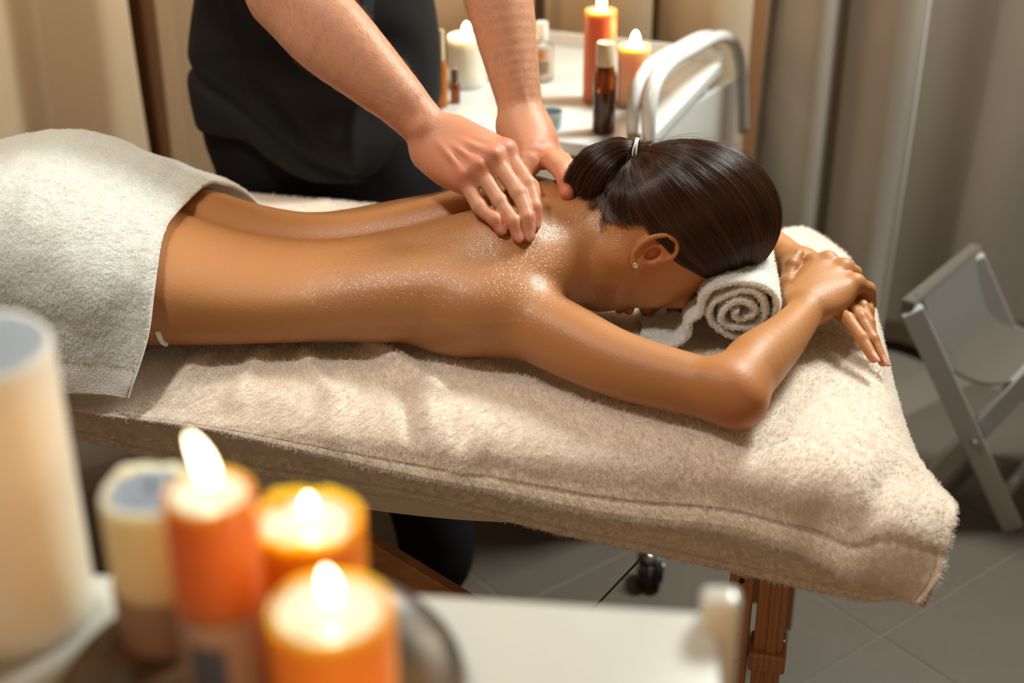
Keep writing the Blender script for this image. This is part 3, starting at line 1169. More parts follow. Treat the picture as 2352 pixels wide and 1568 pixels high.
# second layer below the first
XS2 = [-1.45, -1.1, -0.80, -0.65, -0.62, -0.60, -0.55, -0.46, -0.34, -0.22, -0.08, 0.06, 0.20, 0.33, 0.42, 0.455]
net2 = []
for X in XS2:
    hm = hz(h2, X)
    h1z = hz(h1, X)
    yb = near_y(X)
    net2.append([L((X, yb + 0.07, h1z[2] + 0.004)), L((X, yb + 0.02, h1z[2] + 0.003)), L((X, h1z[1] + 0.024, h1z[2] - 0.002)), L((X, hm[1] + 0.003, hm[2] * 0.55 + h1z[2] * 0.45)), hm])
net2 = np.transpose(np.array(net2), (1, 0, 2))
G2 = loft(net2, 24, 12)
N2 = grid_normals(G2)
if N2[:, :, 1].mean() > 0: N2 = -N2
P2 = G2.reshape(-1, 3)
f2 = 0.004 * vnoise(P2, 12, 5, 2) + np.repeat(np.interp(np.linspace(0, 4, G2.shape[0]), [3.2, 3.6, 3.66, 3.72, 4], [0, 0.001, -0.002, 0.002, 0.002]), G2.shape[1])
G2 = (P2 + N2.reshape(-1, 3) * f2[:, None]).reshape(G2.shape)
V2, Q2 = thick_grid(G2, N2, 0.011)
BV = np.vstack([V1, V2]); BQ = np.vstack([Q1, Q2 + len(V1)])
blanket = link('blanket', np_mesh('blanket', BV, BQ), None, M['blanket'])
tag(blanket, 'cream fluffy fleece blanket draped over the massage table with its hem hanging', 'blanket')
BLB = BVHTree.FromPolygons([tuple(x) for x in V1], [tuple(x) for x in Q1])


def fur_faces(V, F, keep):
    c = V[F].mean(1)
    return F[keep(c)]


if FUR:
    f1 = Q1[:(R_ - 1) * (K_ - 1)]
    e1 = Q1[2 * (R_ - 1) * (K_ - 1):]
    f1 = np.vstack([f1, e1])
    c = V1[f1].mean(1)
    # orientation check: outer faces
    vis = (c[:, 0] > -0.85) & (c[:, 1] < 2.25)
    body = wbs.ev(c) > -0.002
    wgt = np.where(vis & body, 1.0, 0.03) * np.where(c[:, 0] < -0.72, 0.4, 1.0)
    a_, b_, c_, d_ = [V1[f1[:, i]] for i in range(4)]
    nn_ = np.cross(c_ - a_, d_ - b_)
    flip = (nn_ * N1.reshape(-1, 3)[np.minimum(f1[:, 0], R_ * K_ - 1)]).sum(1) < 0
    f1b = np.where(flip[:, None], f1[:, ::-1], f1)
    pile('fleece_pile', V1, f1b, 330000, 0.0062, 0.00026, M['fleece_fibre'], blanket, weight=wgt, clump=150)
    nf2 = (G2.shape[0] - 1) * (G2.shape[1] - 1)
    q2 = np.vstack([Q2[:nf2], Q2[2 * nf2:]])
    a_, b_, c_, d_ = [V2[q2[:, i]] for i in range(4)]
    nn_ = np.cross(c_ - a_, d_ - b_)
    flip = (nn_ * N2.reshape(-1, 3)[np.minimum(q2[:, 0], G2.shape[0] * G2.shape[1] - 1)]).sum(1) < 0
    q2 = np.where(flip[:, None], q2[:, ::-1], q2)
    c = V2[q2].mean(1)
    wgt = np.where((c[:, 0] > -0.8) & (c[:, 2] < 0.70), 1.0, 0.02)
    pile('fleece_pile', V2, q2, 100000, 0.0062, 0.00026, M['fleece_fibre'], blanket, weight=wgt, clump=150, seed=21)

# ------------------------------------------------------------------ white bath towel over hips and legs
rows_n, cols_n = 150, 190
sr = np.linspace(0, 1, rows_n)
Xe_s = [0, 0.10, 0.22, 0.38, 0.50, 0.62, 0.75, 0.88, 1.0]
Xe_v = [-0.352, -0.362, -0.372, -0.415, -0.430, -0.432, -0.428, -0.442, -0.470]
Xedge = np.interp(sr, Xe_s, Xe_v)
Xedge = np.convolve(np.pad(Xedge, 6, mode='edge'), np.ones(13) / 13, 'valid')
Xedge = Xedge + 0.006 * np.sin(sr * 14 + 1) * np.sin(np.pi * sr)
Xleft = -1.32
tc_ = np.linspace(0, 1, cols_n)
ygrid = np.linspace(1.42, 2.12, 141)


def hull_profile(X):
    zz = np.linspace(0.70, 0.98, 90)
    PP = np.stack(np.broadcast_arrays(X, ygrid[:, None], zz[None, :]), -1)
    dd = wbs.ev(PP)
    top = np.where(dd < 0.010, zz[None, :], 0.0).max(1)
    pts = [(y, z) for y, z in zip(ygrid, top) if z > 0.72]
    pts += [(near_y(X) - 0.042, 0.712), (near_y(X) - 0.020, 0.727), (near_y(X) + 0.50, 0.732)]
    pts = sorted(set(pts))
    up = []
    for p in pts:                                 # upper hull
        while len(up) >= 2 and (up[-1][0] - up[-2][0]) * (p[1] - up[-2][1]) - (up[-1][1] - up[-2][1]) * (p[0] - up[-2][0]) >= 0:
            up.pop()
        up.append(p)
    up = np.array(up)[::-1]                       # far -> near
    s = np.concatenate([[0], np.cumsum(np.linalg.norm(np.diff(up, axis=0), axis=1))])
    s /= s[-1]
    q = np.stack([np.interp(sr, s, up[:, i]) for i in (0, 1)], 1)
    kz = np.ones(9) / 9
    for _ in range(2):
        q = np.stack([np.convolve(np.pad(q[:, i], 4, mode='edge'), kz, 'valid') for i in (0, 1)], 1)
    return q


xs_p = np.linspace(Xleft, -0.34, 24)
profs = np.array([hull_profile(x) for x in xs_p])          # (24, rows, 2)
TG = np.zeros((rows_n, cols_n, 3))
for i in range(rows_n):
    X = Xleft + (Xedge[i] - Xleft) * tc_ ** 0.85
    TG[i, :, 0] = X
    for k in (0, 1):
        TG[i, :, 1 + k] = np.interp(X, xs_p, profs[:, i, k])
TN = grid_normals(TG)
if TN[rows_n // 2, :, 2].mean() < 0: TN = -TN
P = TG.reshape(-1, 3)
S_ = np.repeat(sr, cols_n)
low = np.clip((S_ - 0.62) / 0.38, 0, 1)
f = 0.004 * vnoise(P, 10, 8, 2) + 0.0015 * vnoise(P, 40, 9, 1)
ph = P[:, 0] * 75 + 2.2 * np.sin(P[:, 0] * 17) + S_ * 5 + 1.5 * vnoise(P, 8, 4, 1)
f += low * 0.0075 * np.sin(ph) + 0.004
# the slack ridge across the small of the back, and the curled lip of the hem
f += 0.004 * np.exp(-((P[:, 0] + 0.49 + 0.12 * (S_ - 0.45)) / 0.02) ** 2) * np.exp(-((S_ - 0.40) / 0.12) ** 2)
f += 0.010 * np.exp(-((S_ - 0.965) / 0.02) ** 2) * (0.5 + 0.5 * np.sin(P[:, 0] * 30 + 1))
P = P + TN.reshape(-1, 3) * f[:, None]
P = push_out(P, wbs, 0.009, 2)
TG2 = P.reshape(TG.shape)
TG2[:, -2:, :] -= TN[:, -2:, :] * 0.0015
TN2 = grid_normals(TG2); TN2 *= np.sign((TN2 * TN).sum(2))[:, :, None]
VT, QT = thick_grid(TG2, TN2, 0.0045)
hip_towel = link('bath_towel', np_mesh('bath_towel', VT, QT), None, M['towel'])
tag(hip_towel, 'white terry bath towel spread over the lying woman\'s hips and legs', 'towel')
if FUR:
    nf = (rows_n - 1) * (cols_n - 1)
    qf = QT[:nf]
    a_, b_, c_, d_ = [VT[qf[:, i]] for i in range(4)]
    flip = (np.cross(c_ - a_, d_ - b_) * TN2.reshape(-1, 3)[qf[:, 0]]).sum(1) < 0
    qf = np.where(flip[:, None], qf[:, ::-1], qf)
    rowi = np.repeat(np.arange(rows_n - 1), cols_n - 1) / rows_n
    c = VT[qf].mean(1)
    wgt = np.where(c[:, 0] > -0.80, 1.0, 0.03) * np.where(rowi > 0.925, 0.02, 1.0) * np.where(rowi < 0.06, 0.3, 1)
    pile('terry_loops', VT, qf, 260000, 0.0034, 0.00024, M['terry_fibre'], hip_towel, weight=wgt, clump=260, seed=31, lean=0.5, curl=0.0007, npts=4)

# waistband of the underwear peeping out
wbnd = []
for pq in ((364, 750), (370, 772), (375, 788), (381, 802)):
    h = WB.find_nearest(Vector(aty(pq[0], pq[1], 1.575)))
    wbnd.append(L(h[0]) + L(h[1]) * 0.0010)
V_, q_, t_ = tube_pts(crom(wbnd, 3), 0.0036, 8, flat=1.0)
link('underwear_band', np_mesh('underwear_band', V_, q_, t_), woman, M['white_band'])

# ------------------------------------------------------------------ small white towel rolled up under the forehead
RC = L((0.290, 1.616, 0.781))
ax = L((0.10, 1.0, 0.02)); ax /= np.linalg.norm(ax)
ru = L((1, -0.1, 0.0)); ru -= ax * (ru @ ax); ru /= np.linalg.norm(ru)
rv = np.cross(ru, ax); rv *= np.sign(rv[2])
turns = 4.1
tt = np.linspace(0, 1, 230)
rr = 0.006 + 0.059 * tt ** 0.9
aa = 2.0 + turns * 2 * np.pi * tt * 1.0
wob = 1 + 0.10 * np.sin(aa * 2 + 0.7) * (1 - tt) + 0.05 * np.sin(aa * 3 + tt * 9)
aend = aa[-1]
cx = rr * wob * np.cos(aa); cz = rr * wob * np.sin(aa) * 0.94
# the loose end leaves the roll on the face side and lies out on the blanket
seg = np.stack([cx, cz], 1)
end = seg[-1]
iA = np.argmin(np.abs((aa[-60:] % (2 * np.pi)) - (np.pi * 1.02))) + len(aa) - 60
seg = seg[:iA + 1]
tail = crom([seg[-1], (-0.067, -0.016), (-0.070, -0.036), (-0.088, -0.049), (-0.124, -0.052)], 12)
seg = np.vstack([seg, tail[1:]])
ns_ = 46
ls = np.linspace(0, 0.27, ns_)
RG = np.zeros((len(seg), ns_, 3))
tl = np.linspace(0, 1, len(seg))
for j, l_ in enumerate(ls):
    endoff = (vnoise(np.stack([tl * 9, tl * 0, tl * 0], 1), 1.0, 3, 2) * 0.006 - 0.004 * (1 - tl)) * (1 - j / ns_)
    # corner of the tail pulled back
    cut = np.clip((tl - 0.80) / 0.2, 0, 1)
    RG[:, j, :] = RC + ru * seg[:, :1] + rv * seg[:, 1:] + ax * (l_ + endoff - cut * 0.012 * (1 - j / ns_))[:, None]
P = RG.reshape(-1, 3)
P = P + 0.0012 * np.stack([vnoise(P, 45, i, 2) for i in range(3)], 1)
P = push_out(P, wbs, 0.004, 2)
P[:, 2] = np.maximum(P[:, 2], ZT + 0.003)
RG = P.reshape(RG.shape)
RN = grid_normals(RG)
mid_i = len(seg) // 2
if (RN[mid_i, 5] @ (ru * seg[mid_i, 0] + rv * seg[mid_i, 1])) < 0: RN = -RN
VR, QR = thick_grid(RG, RN, 0.0055)
roll = link('rolled_towel', np_mesh('rolled_towel', VR, QR), None, M['towel'])
tag(roll, 'small white terry towel rolled up under the woman\'s forehead', 'towel')
if FUR:
    a_, b_, c_, d_ = [VR[QR[:, i]] for i in range(4)]
    cen = VR[QR].mean(1)
    wgt = np.where(cen @ ax - RC @ ax < 0.10, 1.0, 0.15)
    nq = (len(seg) - 1) * (ns_ - 1)
    q = QR.copy()
    nrm = np.cross(c_ - a_, d_ - b_)
    ref = np.vstack([RN.reshape(-1, 3), -RN.reshape(-1, 3)])[q[:, 0]]
    flip = (nrm * ref).sum(1) < 0
    flip[2 * nq:] = (nrm[2 * nq:] @ ax) > 0
    q = np.where(flip[:, None], q[:, ::-1], q)
    pile('terry_loops', VR, q, 120000, 0.0036, 0.00022, M['terry_fibre'], roll, weight=wgt, clump=300, seed=41, lean=0.5, curl=0.0007, npts=4)
# ------------------------------------------------------------------ the masseur
mb = Solid()
NAILX = 0.10
FING = []
E_R = aty(650, -38, 1.905); W_R = aty(1000, 314, 1.780)
E_L = aty(1112, -175, 2.03); W_L = aty(1199, 265, 1.895)
S_R = L((-0.475, 2.07, 1.365)); S_L = L((-0.085, 2.17, 1.43))
# trunk, neck and head (mostly out of the picture, leaning over the table)
mb.chain([(-0.30, 2.33, 0.92), (-0.30, 2.31, 1.08), (-0.29, 2.24, 1.28), (-0.285, 2.17, 1.40)], [0.135, 0.130, 0.150, 0.12], k=0.06)
mb.ell((-0.285, 2.20, 1.30), (0.185, 0.115, 0.17), k=0.06)
mb.chain([S_R, (-0.285, 2.16, 1.44), S_L], [0.065, 0.07, 0.065], k=0.05)
mb.chain([(-0.285, 2.15, 1.44), (-0.28, 2.08, 1.53)], [0.062, 0.058], k=0.03)
mb.ell((-0.275, 2.04, 1.60), (0.075, 0.098, 0.105), k=0.03)
mb.ell((-0.275, 1.985, 1.555), (0.052, 0.045, 0.065), k=0.03)
mb.chain([(-0.275, 1.945, 1.60), (-0.275, 1.925, 1.572)], [0.010, 0.013], k=0.01)
for s in (-1, 1):
    mb.ell((-0.275 + s * 0.076, 2.045, 1.59), (0.010, 0.018, 0.030), k=0.006)
    mb.ell((-0.275 + s * 0.03, 1.948, 1.605), (0.016, 0.012, 0.010), k=0.008, op='sub')
    mb.ell((-0.275 + s * 0.03, 1.956, 1.605), (0.012, 0.011, 0.010), k=0.004)
mb.ell((-0.275, 1.937, 1.535), (0.024, 0.010, 0.009), k=0.004)


def forearm(S, E, W, up, rm):
    mb.chain([S, S * 0.5 + E * 0.5, E], [0.060, 0.055, 0.047], k=0.03)
    d = W - E
    mb.chain([E, E + d * 0.22, E + d * 0.45, E + d * 0.68, E + d * 0.86, W, W + d / np.linalg.norm(d) * 0.02], [0.046, rm, rm * 0.93, rm * 0.79, rm * 0.67, 0.0285, 0.026], k=0.02)


forearm(S_R, E_R, W_R, None, 0.0475)
forearm(S_L, E_L, W_L, None, 0.0495)
# muscle and bone of the forearms
dR = W_R - E_R; dRn = dR / np.linalg.norm(dR)
mb.chain([E_R + dR * 0.02 + L((-0.012, -0.01, -0.022)), E_R + dR * 0.30 + L((-0.010, -0.018, -0.018)), E_R + dR * 0.62 + L((-0.004, -0.012, -0.008))], [0.028, 0.032, 0.018], k=0.03)
mb.chain([E_R + dR * 0.1 + L((0.010, -0.012, 0.020)), E_R + dR * 0.35 + L((0.010, -0.014, 0.020)), E_R + dR * 0.75 + L((0.006, -0.012, 0.010))], [0.026, 0.026, 0.014], k=0.03)
ULN = W_R + L((-0.018, -0.010, 0.014))
mb.ell(ULN, (0.0105, 0.0105, 0.0105), k=0.014)                                   # end of the ulna
# right hand: four fingers pressing, thumb behind
KR = [aty(1066, 408, 1.706), aty(1099, 386, 1.712), aty(1134, 362, 1.722), aty(1162, 348, 1.742)]
hb = W_R + dRn * 0.012
for i, kn in enumerate(KR):
    a = hb + L((-0.014 + 0.011 * i, 0.002 * i, -0.010 + 0.007 * i))
    mb.chain([a, a * 0.5 + kn * 0.5 + L((0, -0.002, 0.001)), kn], [0.0235, 0.0195, 0.0148], k=0.016)
    mb.ell(kn + L((0, -0.004, 0.005)), (0.0125, 0.0125, 0.0125), k=0.009)
# heel and little finger side of the hand
mb.chain([hb + L((-0.016, 0.0, -0.014)), hb * 0.45 + KR[0] * 0.55 + L((-0.010, 0.004, -0.012)), KR[0] + L((0, 0.006, -0.010))], [0.021, 0.021, 0.013], k=0.02)


def wtip(px, py, r):
    p, n = on_woman(px, py)
    return p + n * r * 0.55


TR = [wtip(1151, 533, 0.0085), wtip(1189, 549, 0.0090), wtip(1213, 546, 0.0088), wtip(1226, 522, 0.0085)]
PIPp = [(1101, 474), (1148, 463), (1190, 444), (1212, 422)]
fr = [(0.0112, 0.0095, 0.0087, 0.0080), (0.0114, 0.0098, 0.0090, 0.0082), (0.0116, 0.0100, 0.0091, 0.0082), (0.0112, 0.0098, 0.0090, 0.0080)]
up_f = L((0.15, -0.75, 0.65))
for i in range(4):
    kn, t = KR[i], TR[i]
    yp = kn[1] * 0.52 + t[1] * 0.48
    pip = aty(PIPp[i][0], PIPp[i][1], yp - 0.004)
    dip = pip * 0.40 + t * 0.60 + L((0.003, -0.004, 0.003))
    finger(mb, [kn, pip, dip, t], fr[i], up_f, k0=0.010)
    FING[-1] = (FING[-1][0], FING[-1][1], FING[-1][2], FING[-1][3])
# thumb of the right hand, behind the fingers
finger(mb, [hb + L((0.020, 0.015, -0.006)), KR[3] * 0.6 + hb * 0.4 + L((0.020, 0.024, -0.028)), wtip(1216, 470, 0.009) + L((0, 0.02, 0.012)), wtip(1222, 478, 0.010)], (0.020, 0.0145, 0.012, 0.0095), up_f, nail=False)
# tendons on the back of the hand
for i, kn in enumerate(KR):
    a = hb + L((-0.008 + 0.007 * i, -0.013, 0.010))
    mb.chain([a, a * 0.45 + kn * 0.55 + L((0, -0.0150, 0.0115)), kn + L((0, -0.012, 0.010))], [0.0022, 0.0024, 0.003], k=0.009)
# left hand: thumb hidden, index and middle on the far shoulder
KLp = [(1254, 356, 1.838), (1266, 360, 1.862), (1262, 354, 1.885), (1252, 350, 1.905)]
KL = [aty(*p) for p in KLp]
dL = W_L - E_L; dLn = dL / np.linalg.norm(dL)
hbL = W_L + dLn * 0.010
for i, kn in enumerate(KL):
    a = hbL + L((0.004, -0.012 + 0.010 * i, 0.0))
    mb.chain([a, a * 0.5 + kn * 0.5 + L((0.002, 0, 0.003)), kn], [0.0235, 0.021, 0.0155], k=0.016)
mb.chain([hbL + L((-0.014, -0.008, -0.004)), aty(1215, 345, 1.835), aty(1213, 378, 1.815)], [0.023, 0.022, 0.0175], k=0.02)
LTip = [wtip(1304, 452, 0.010), wtip(1306, 440, 0.010) + L((0.004, 0.015, -0.004)), wtip(1300, 425, 0.010) + L((0.0, 0.02, -0.005)), wtip(1290, 418, 0.010) + L((0, 0.025, -0.008))]
for i in range(4):
    kn, t = KL[i], LTip[i]
    pip = kn * 0.46 + t * 0.54 + L((0.005, -0.004, 0.009))
    dip = kn * 0.22 + t * 0.78 + L((0.004, -0.004, 0.006))
    finger(mb, [kn, pip, dip, t], (0.0150, 0.0130, 0.0115, 0.0098), (0.7, -0.4, 0.5), k0=0.01, nail=i > 0)
thL = [aty(1213, 372, 1.815), aty(1198, 402, 1.800), aty(1190, 425, 1.795), wtip(1184, 440, 0.010)]
finger(mb, thL, (0.0175, 0.0135, 0.0125, 0.0105), (-0.5, -0.4, 0.7), nail=False)
# veins
for pts in ([hb + L((-0.02, -0.010, 0.024)), hb + L((0.010, -0.026, 0.012)), KR[1] * 0.5 + hb * 0.5 + L((0.004, -0.014, 0.016)), (KR[1] + KR[2]) / 2 + L((0, -0.006, 0.016))],
            [hb + L((0.010, -0.026, 0.012)), KR[0] * 0.45 + hb * 0.55 + L((-0.002, -0.020, 0.008)), (KR[0] + KR[1]) / 2 + L((0, -0.010, 0.012))],
            [W_L - dLn * 0.10 + L((0.010, -0.034, 0.0)), W_L + L((0.010, -0.027, 0.006)), hbL * 0.6 + KL[0] * 0.4 + L((0.004, -0.016, 0.012)), KL[0] + L((-0.01, -0.012, 0.016))]):
    mb.chain(pts, [0.0014] * len(pts), k=0.006)
M_FING = FING
mp_, mt_, mq_ = mb.mesh(0.0024)
mme = np_mesh('masseur_body', mp_, mq_, mt_)
bls = [(k_ + L((0, -0.005, 0.008)), 0.020, 0.75) for k_ in KR] + [(ULN, 0.03, 0.4), (KL[0], 0.04, 0.6), (LTip[0], 0.03, 0.8), (hb * 0.5 + KR[1] * 0.5, 0.05, 0.45)]
for i in range(4):
    bls.append((TR[i], 0.020, 0.8))
nail, bl = paint(mp_, M_FING, blushes=bls)
set_attr(mme, 'nail', nail); set_attr(mme, 'blush', bl); set_attr(mme, 'lip', np.zeros(len(mp_)))
man = link('person', mme, None, M['skin_m'])
tag(man, 'masseur in a dark tunic standing behind the table, both hands pressing the woman\'s shoulders', 'person')

# tunic
tn = Solid()
for pts, rr_ in (([(-0.325, 2.33, 0.80), (-0.32, 2.33, 0.95), (-0.31, 2.31, 1.08), (-0.295, 2.24, 1.28), (-0.285, 2.17, 1.40)], [0.165, 0.158, 0.150, 0.165, 0.135]),):
    tn.chain(pts, rr_, k=0.05)
tn.ell((-0.325, 2.335, 0.90), (0.205, 0.135, 0.30), k=0.06)
tn.ell((-0.29, 2.20, 1.30), (0.21, 0.135, 0.19), k=0.06)
tn.chain([S_R, (-0.285, 2.16, 1.43), S_L], [0.082, 0.080, 0.082], k=0.05)
for S, E in ((S_R, E_R), (S_L, E_L)):
    tn.chain([S, S * 0.45 + E * 0.55], [0.084, 0.080], k=0.03)
tn.chain([(-0.385, 2.30, 1.25), (-0.412, 2.31, 1.04), (-0.470, 2.30, 0.890), (-0.462, 2.31, 0.80)], [0.085, 0.072, 0.062, 0.070], k=0.04)   # the flared side


def tunic_folds(P):
    X, Y, z = P[..., 0], P[..., 1], P[..., 2]
    fr_ = np.clip((2.27 - Y) / 0.05, 0, 1)
    f = 0.009 * fr_ * np.sin(22 * X + 9 * z + 3 * np.sin(5 * z)) * np.clip((1.15 - z) / 0.3, 0, 1)
    f = f + 0.006 * fr_ * np.sin(55 * z + 24 * X + 2 * np.sin(9 * X)) * np.exp(-((z - 0.93) / 0.12) ** 2)
    f = f - 0.008 * np.exp(-((X + 0.235 - 0.10 * (z - 1)) / 0.012) ** 2) * (z < 1.2)
    f = f - 0.006 * np.exp(-((X + 0.445 + 0.2 * (z - 1)) / 0.010) ** 2)
    f = f + 0.010 * np.exp(-(((X + 0.40) + 0.9 * (z - 0.90)) / 0.02) ** 2) * np.exp(-((z - 0.88) / 0.08) ** 2)
    f = f + 0.010 * np.exp(-(((z - 0.835) + 0.55 * (X + 0.42)) / 0.012) ** 2) * (X < -0.2)
    f = f + 0.005 * fr_ * np.exp(-(((z - 0.95) - 0.5 * (X + 0.42)) / 0.012) ** 2) * (X < -0.3)
    return f


tn.func(tunic_folds, (-0.7, 1.9, 0.6), (0.2, 2.6, 1.6), k=0.01, op='disp')


def below(P):
    X, z = P[..., 0], P[..., 2]
    hem = np.interp(X, [-0.56, -0.50, -0.42, -0.30, -0.22, -0.1], [0.795, 0.80, 0.785, 0.735, 0.72, 0.74]) + 0.006 * np.sin(X * 40)
    return (z - hem)


tn.func(below, (-0.8, 1.8, 0.5), (0.3, 2.7, 0.86), k=0.004, op='sub')
v, t3, q4 = tn.mesh(0.005)
tunic = link('tunic', np_mesh('tunic', v, q4, t3), man, M['tunic'])
TBV = BVHTree.FromPolygons([tuple(x) for x in v], [tuple(x) for x in q4] + [tuple(x) for x in t3])
# front band with its two stitched edges
pc = []
for z in np.linspace(1.00, 1.32, 20):
    X = -0.232 + 0.10 * (z - 1.0)
    row = []
    for k in range(5):
        xx = X - 0.016 + 0.008 * k
        h = TBV.ray_cast(Vector((xx, 1.5, z)), Vector((0, 1, 0)))
        row.append(L(h[0]) + L((0, -0.0035, 0)) if h[0] is not None else L((xx, 2.1, z)))
    pc.append(row)
PG = np.array(pc); PN = grid_normals(PG)
if PN[..., 1].mean() > 0: PN = -PN
V_, Q_ = thick_grid(PG, PN, 0.004)
M['band'] = mat_cloth('slate_band_cloth', (0.022, 0.028, 0.033), 500, 0.35, 0.001, rough=0.75, sheen=0.0)
link('front_band', np_mesh('front_band', V_, Q_, smooth=False), tunic, M['band'])
for i in range(4):
    z = 0.86 + 0.12 * i
    X = -0.232 + 0.10 * (z - 1.0)
    h = TBV.ray_cast(Vector((X, 1.5, z)), Vector((0, 1, 0)))
    if h[0] is not None and z > 1.05:
        bm = bmesh.new()
        bmesh.ops.create_cone(bm, cap_ends=True, segments=20, radius1=0.0055, radius2=0.0055, depth=0.0025, matrix=Matrix.Translation(h[0] + Vector((0, -0.005, 0))) @ Matrix.Rotation(math.pi / 2, 4, 'X'))
        link('button', bm_mesh('button', bm), tunic, M['trouser'])

# trousers and shoes
tr = Solid()
tr.ell((-0.325, 2.345, 0.80), (0.185, 0.125, 0.17), k=0.05)
FL = L((-0.135, 2.035, 0.06)); FRt = L((-0.46, 2.30, 0.06))
tr.chain([(-0.225, 2.33, 0.76), (-0.185, 2.21, 0.48), FL + L((0, 0.02, 0.02))], [0.105, 0.080, 0.067], k=0.05)
tr.chain([(-0.415, 2.34, 0.76), (-0.44, 2.33, 0.48), FRt + L((0, 0.02, 0.02))], [0.105, 0.080, 0.067], k=0.05)
tr.func(lambda P: 0.003 * np.sin(45 * P[..., 2] + 20 * P[..., 0]) + 0.003 * np.sin(25 * P[..., 2] - 30 * P[..., 0]), (-0.7, 1.9, 0.0), (0.2, 2.6, 1.0), op='disp')
tr.func(lambda P: P[..., 2] - 0.035, (-0.8, 1.8, -0.1), (0.3, 2.7, 0.06), k=0.003, op='sub')
v, t3, q4 = tr.mesh(0.006)
link('trousers', np_mesh('trousers', v, q4, t3), man, M['trouser'])
M['shoe'] = principled('black_shoe', (0.012, 0.011, 0.012), rough=0.5)
for F_ in (FL, FRt):
    sh_ = Solid()
    sh_.chain([F_ + L((0, 0.07, -0.018)), F_ + L((0, 0.0, -0.015)), F_ + L((0.0, -0.09, -0.027)), F_ + L((0, -0.15, -0.034))], [0.040, 0.040, 0.036, 0.024], k=0.02)
    sh_.func(lambda P: P[..., 2] - 0.004, F_ - 0.3, L((F_[0] + .3, F_[1] + .3, 0.02)), k=0.003, op='sub')
    v, t3, q4 = sh_.mesh(0.004)
    link('shoe', np_mesh('shoe', v, q4, t3), man, M['shoe'])
# arm hair
if FUR:
    P, Nn, _ = sample_mesh(mp_, mq_, 60000)
    def near_axis(P, A, B):
        ab = B - A; h = np.clip(((P - A) @ ab) / (ab @ ab), -0.2, 1.2)
        return np.linalg.norm(P - A - h[:, None] * ab, axis=1), h
    dirs = []; keep = np.zeros(len(P), bool); D = np.zeros_like(P)
    for E, W in ((E_R, W_R), (E_L, W_L)):
        dist, h = near_axis(P, E, W)
        m = (dist < 0.075) & (h > -0.1) & (h < 1.02)
        keep |= m
        ax_ = (W - E) / np.linalg.norm(W - E)
        D[m] = ax_
    P, Nn, D = P[keep], Nn[keep], D[keep]
    s = np.sign((Nn * (P - np.where((np.linalg.norm(P - (E_R + W_R) / 2, axis=1) < np.linalg.norm(P - (E_L + W_L) / 2, axis=1))[:, None], (E_R + W_R) / 2, (E_L + W_L) / 2))).sum(1))
    Nn = Nn * s[:, None]
    sw = np.stack([vnoise(P, 30, 60 + i, 1) for i in range(3)], 1)
    d = D * 0.8 + Nn * 0.35 + sw * 0.7 + rng.normal(0, 0.12, P.shape)
    d -= Nn * np.minimum(0, (d * Nn).sum(1) - 0.15)[:, None]
    d /= np.linalg.norm(d, axis=1)[:, None]
    o = strands('arm_hair', P, d, 0.006 + 0.006 * rng.random(len(P)), 0.000055, 0.00003, M['arm_hair'], man, npts=4, bend=-Nn * 0.25, curl=0.0002)
    tag(o, kind='stuff')
# ------------------------------------------------------------------ room shell
def mat_tile(name, c1, c2):
    m = principled(name, c1, rough=0.42, spec=0.4)
    n = noise_node(m, 3.0, 5, 0.6)
    n2 = noise_node(m, 60, 2, 0.5)
    c = mix_col(m, n.outputs[0], c1, c2)
    b = m.node_tree.nodes['Principled BSDF']
    m.node_tree.links.new(c, b.inputs['Base Color'])
    r = math_node(m, 'ADD', 0.36, math_node(m, 'MULTIPLY', n2.outputs[0], 0.15))
    m.node_tree.links.new(r, b.inputs['Roughness'])
    return m


M['tile'] = mat_tile('greige_floor_tile', (0.125, 0.103, 0.082), (0.095, 0.077, 0.060))
M['grout'] = principled('grout', (0.16, 0.135, 0.11), rough=0.9)
M['wall'] = principled('dark_brown_wall', (0.42, 0.20, 0.08), rough=0.8)
M['ceil'] = principled('ceiling_paint', (0.55, 0.48, 0.38), rough=0.9)
M['skirt'] = principled('dark_skirting', (0.05, 0.03, 0.02), rough=0.6)


def slab(name, c, size, mat, kind='structure', bevel=0.0):
    bm = bmesh.new(); add_box(bm, (0, 0, 0), size, None, bevel)
    o = link(name, bm_mesh(name, bm), None, mat)
    o.location = c
    return tag(o, kind=kind)


XL, XR, YB, YF, HC_ = -2.3, 2.6, 3.08, -1.6, 2.75
floor = slab('floor', ((XL + XR) / 2, (YB + YF) / 2, -0.0264), (XR - XL, YB - YF, 0.05), M['grout'])
tile_me = None
ta = math.radians(38)
ts = 0.45
for i in range(-14, 15):
    for j in range(-14, 15):
        cx_, cy_ = i * ts, j * ts
        x = math.cos(ta) * cx_ - math.sin(ta) * cy_ + 0.95
        y = math.sin(ta) * cx_ + math.cos(ta) * cy_ + 1.9
        if x < XL + 0.34 or x > XR - 0.34 or y < 0.2 or y > YB - 0.34:
            continue
        if tile_me is None:
            bm = bmesh.new(); add_box(bm, (0, 0, 0), (ts - 0.005, ts - 0.005, 0.008), None, 0.0008)
            tile_me = bm_mesh('tile', bm); tile_me.materials.append(M['tile'])
        t = bpy.data.objects.new('tile', tile_me); COL.objects.link(t)
        t.parent = floor
        t.location = Vector((x, y, -0.004)) - floor.location
        t.rotation_euler = (0, 0, ta)
slab('wall_back', ((XL + XR) / 2, YB + 0.04, HC_ / 2), (XR - XL, 0.08, HC_), M['wall'])
slab('wall_left', (XL - 0.04, (YB + YF) / 2, HC_ / 2), (0.08, YB - YF, HC_), M['wall'])
slab('wall_right', (XR + 0.04, (YB + YF) / 2, HC_ / 2), (0.08, YB - YF, HC_), M['ceil'])
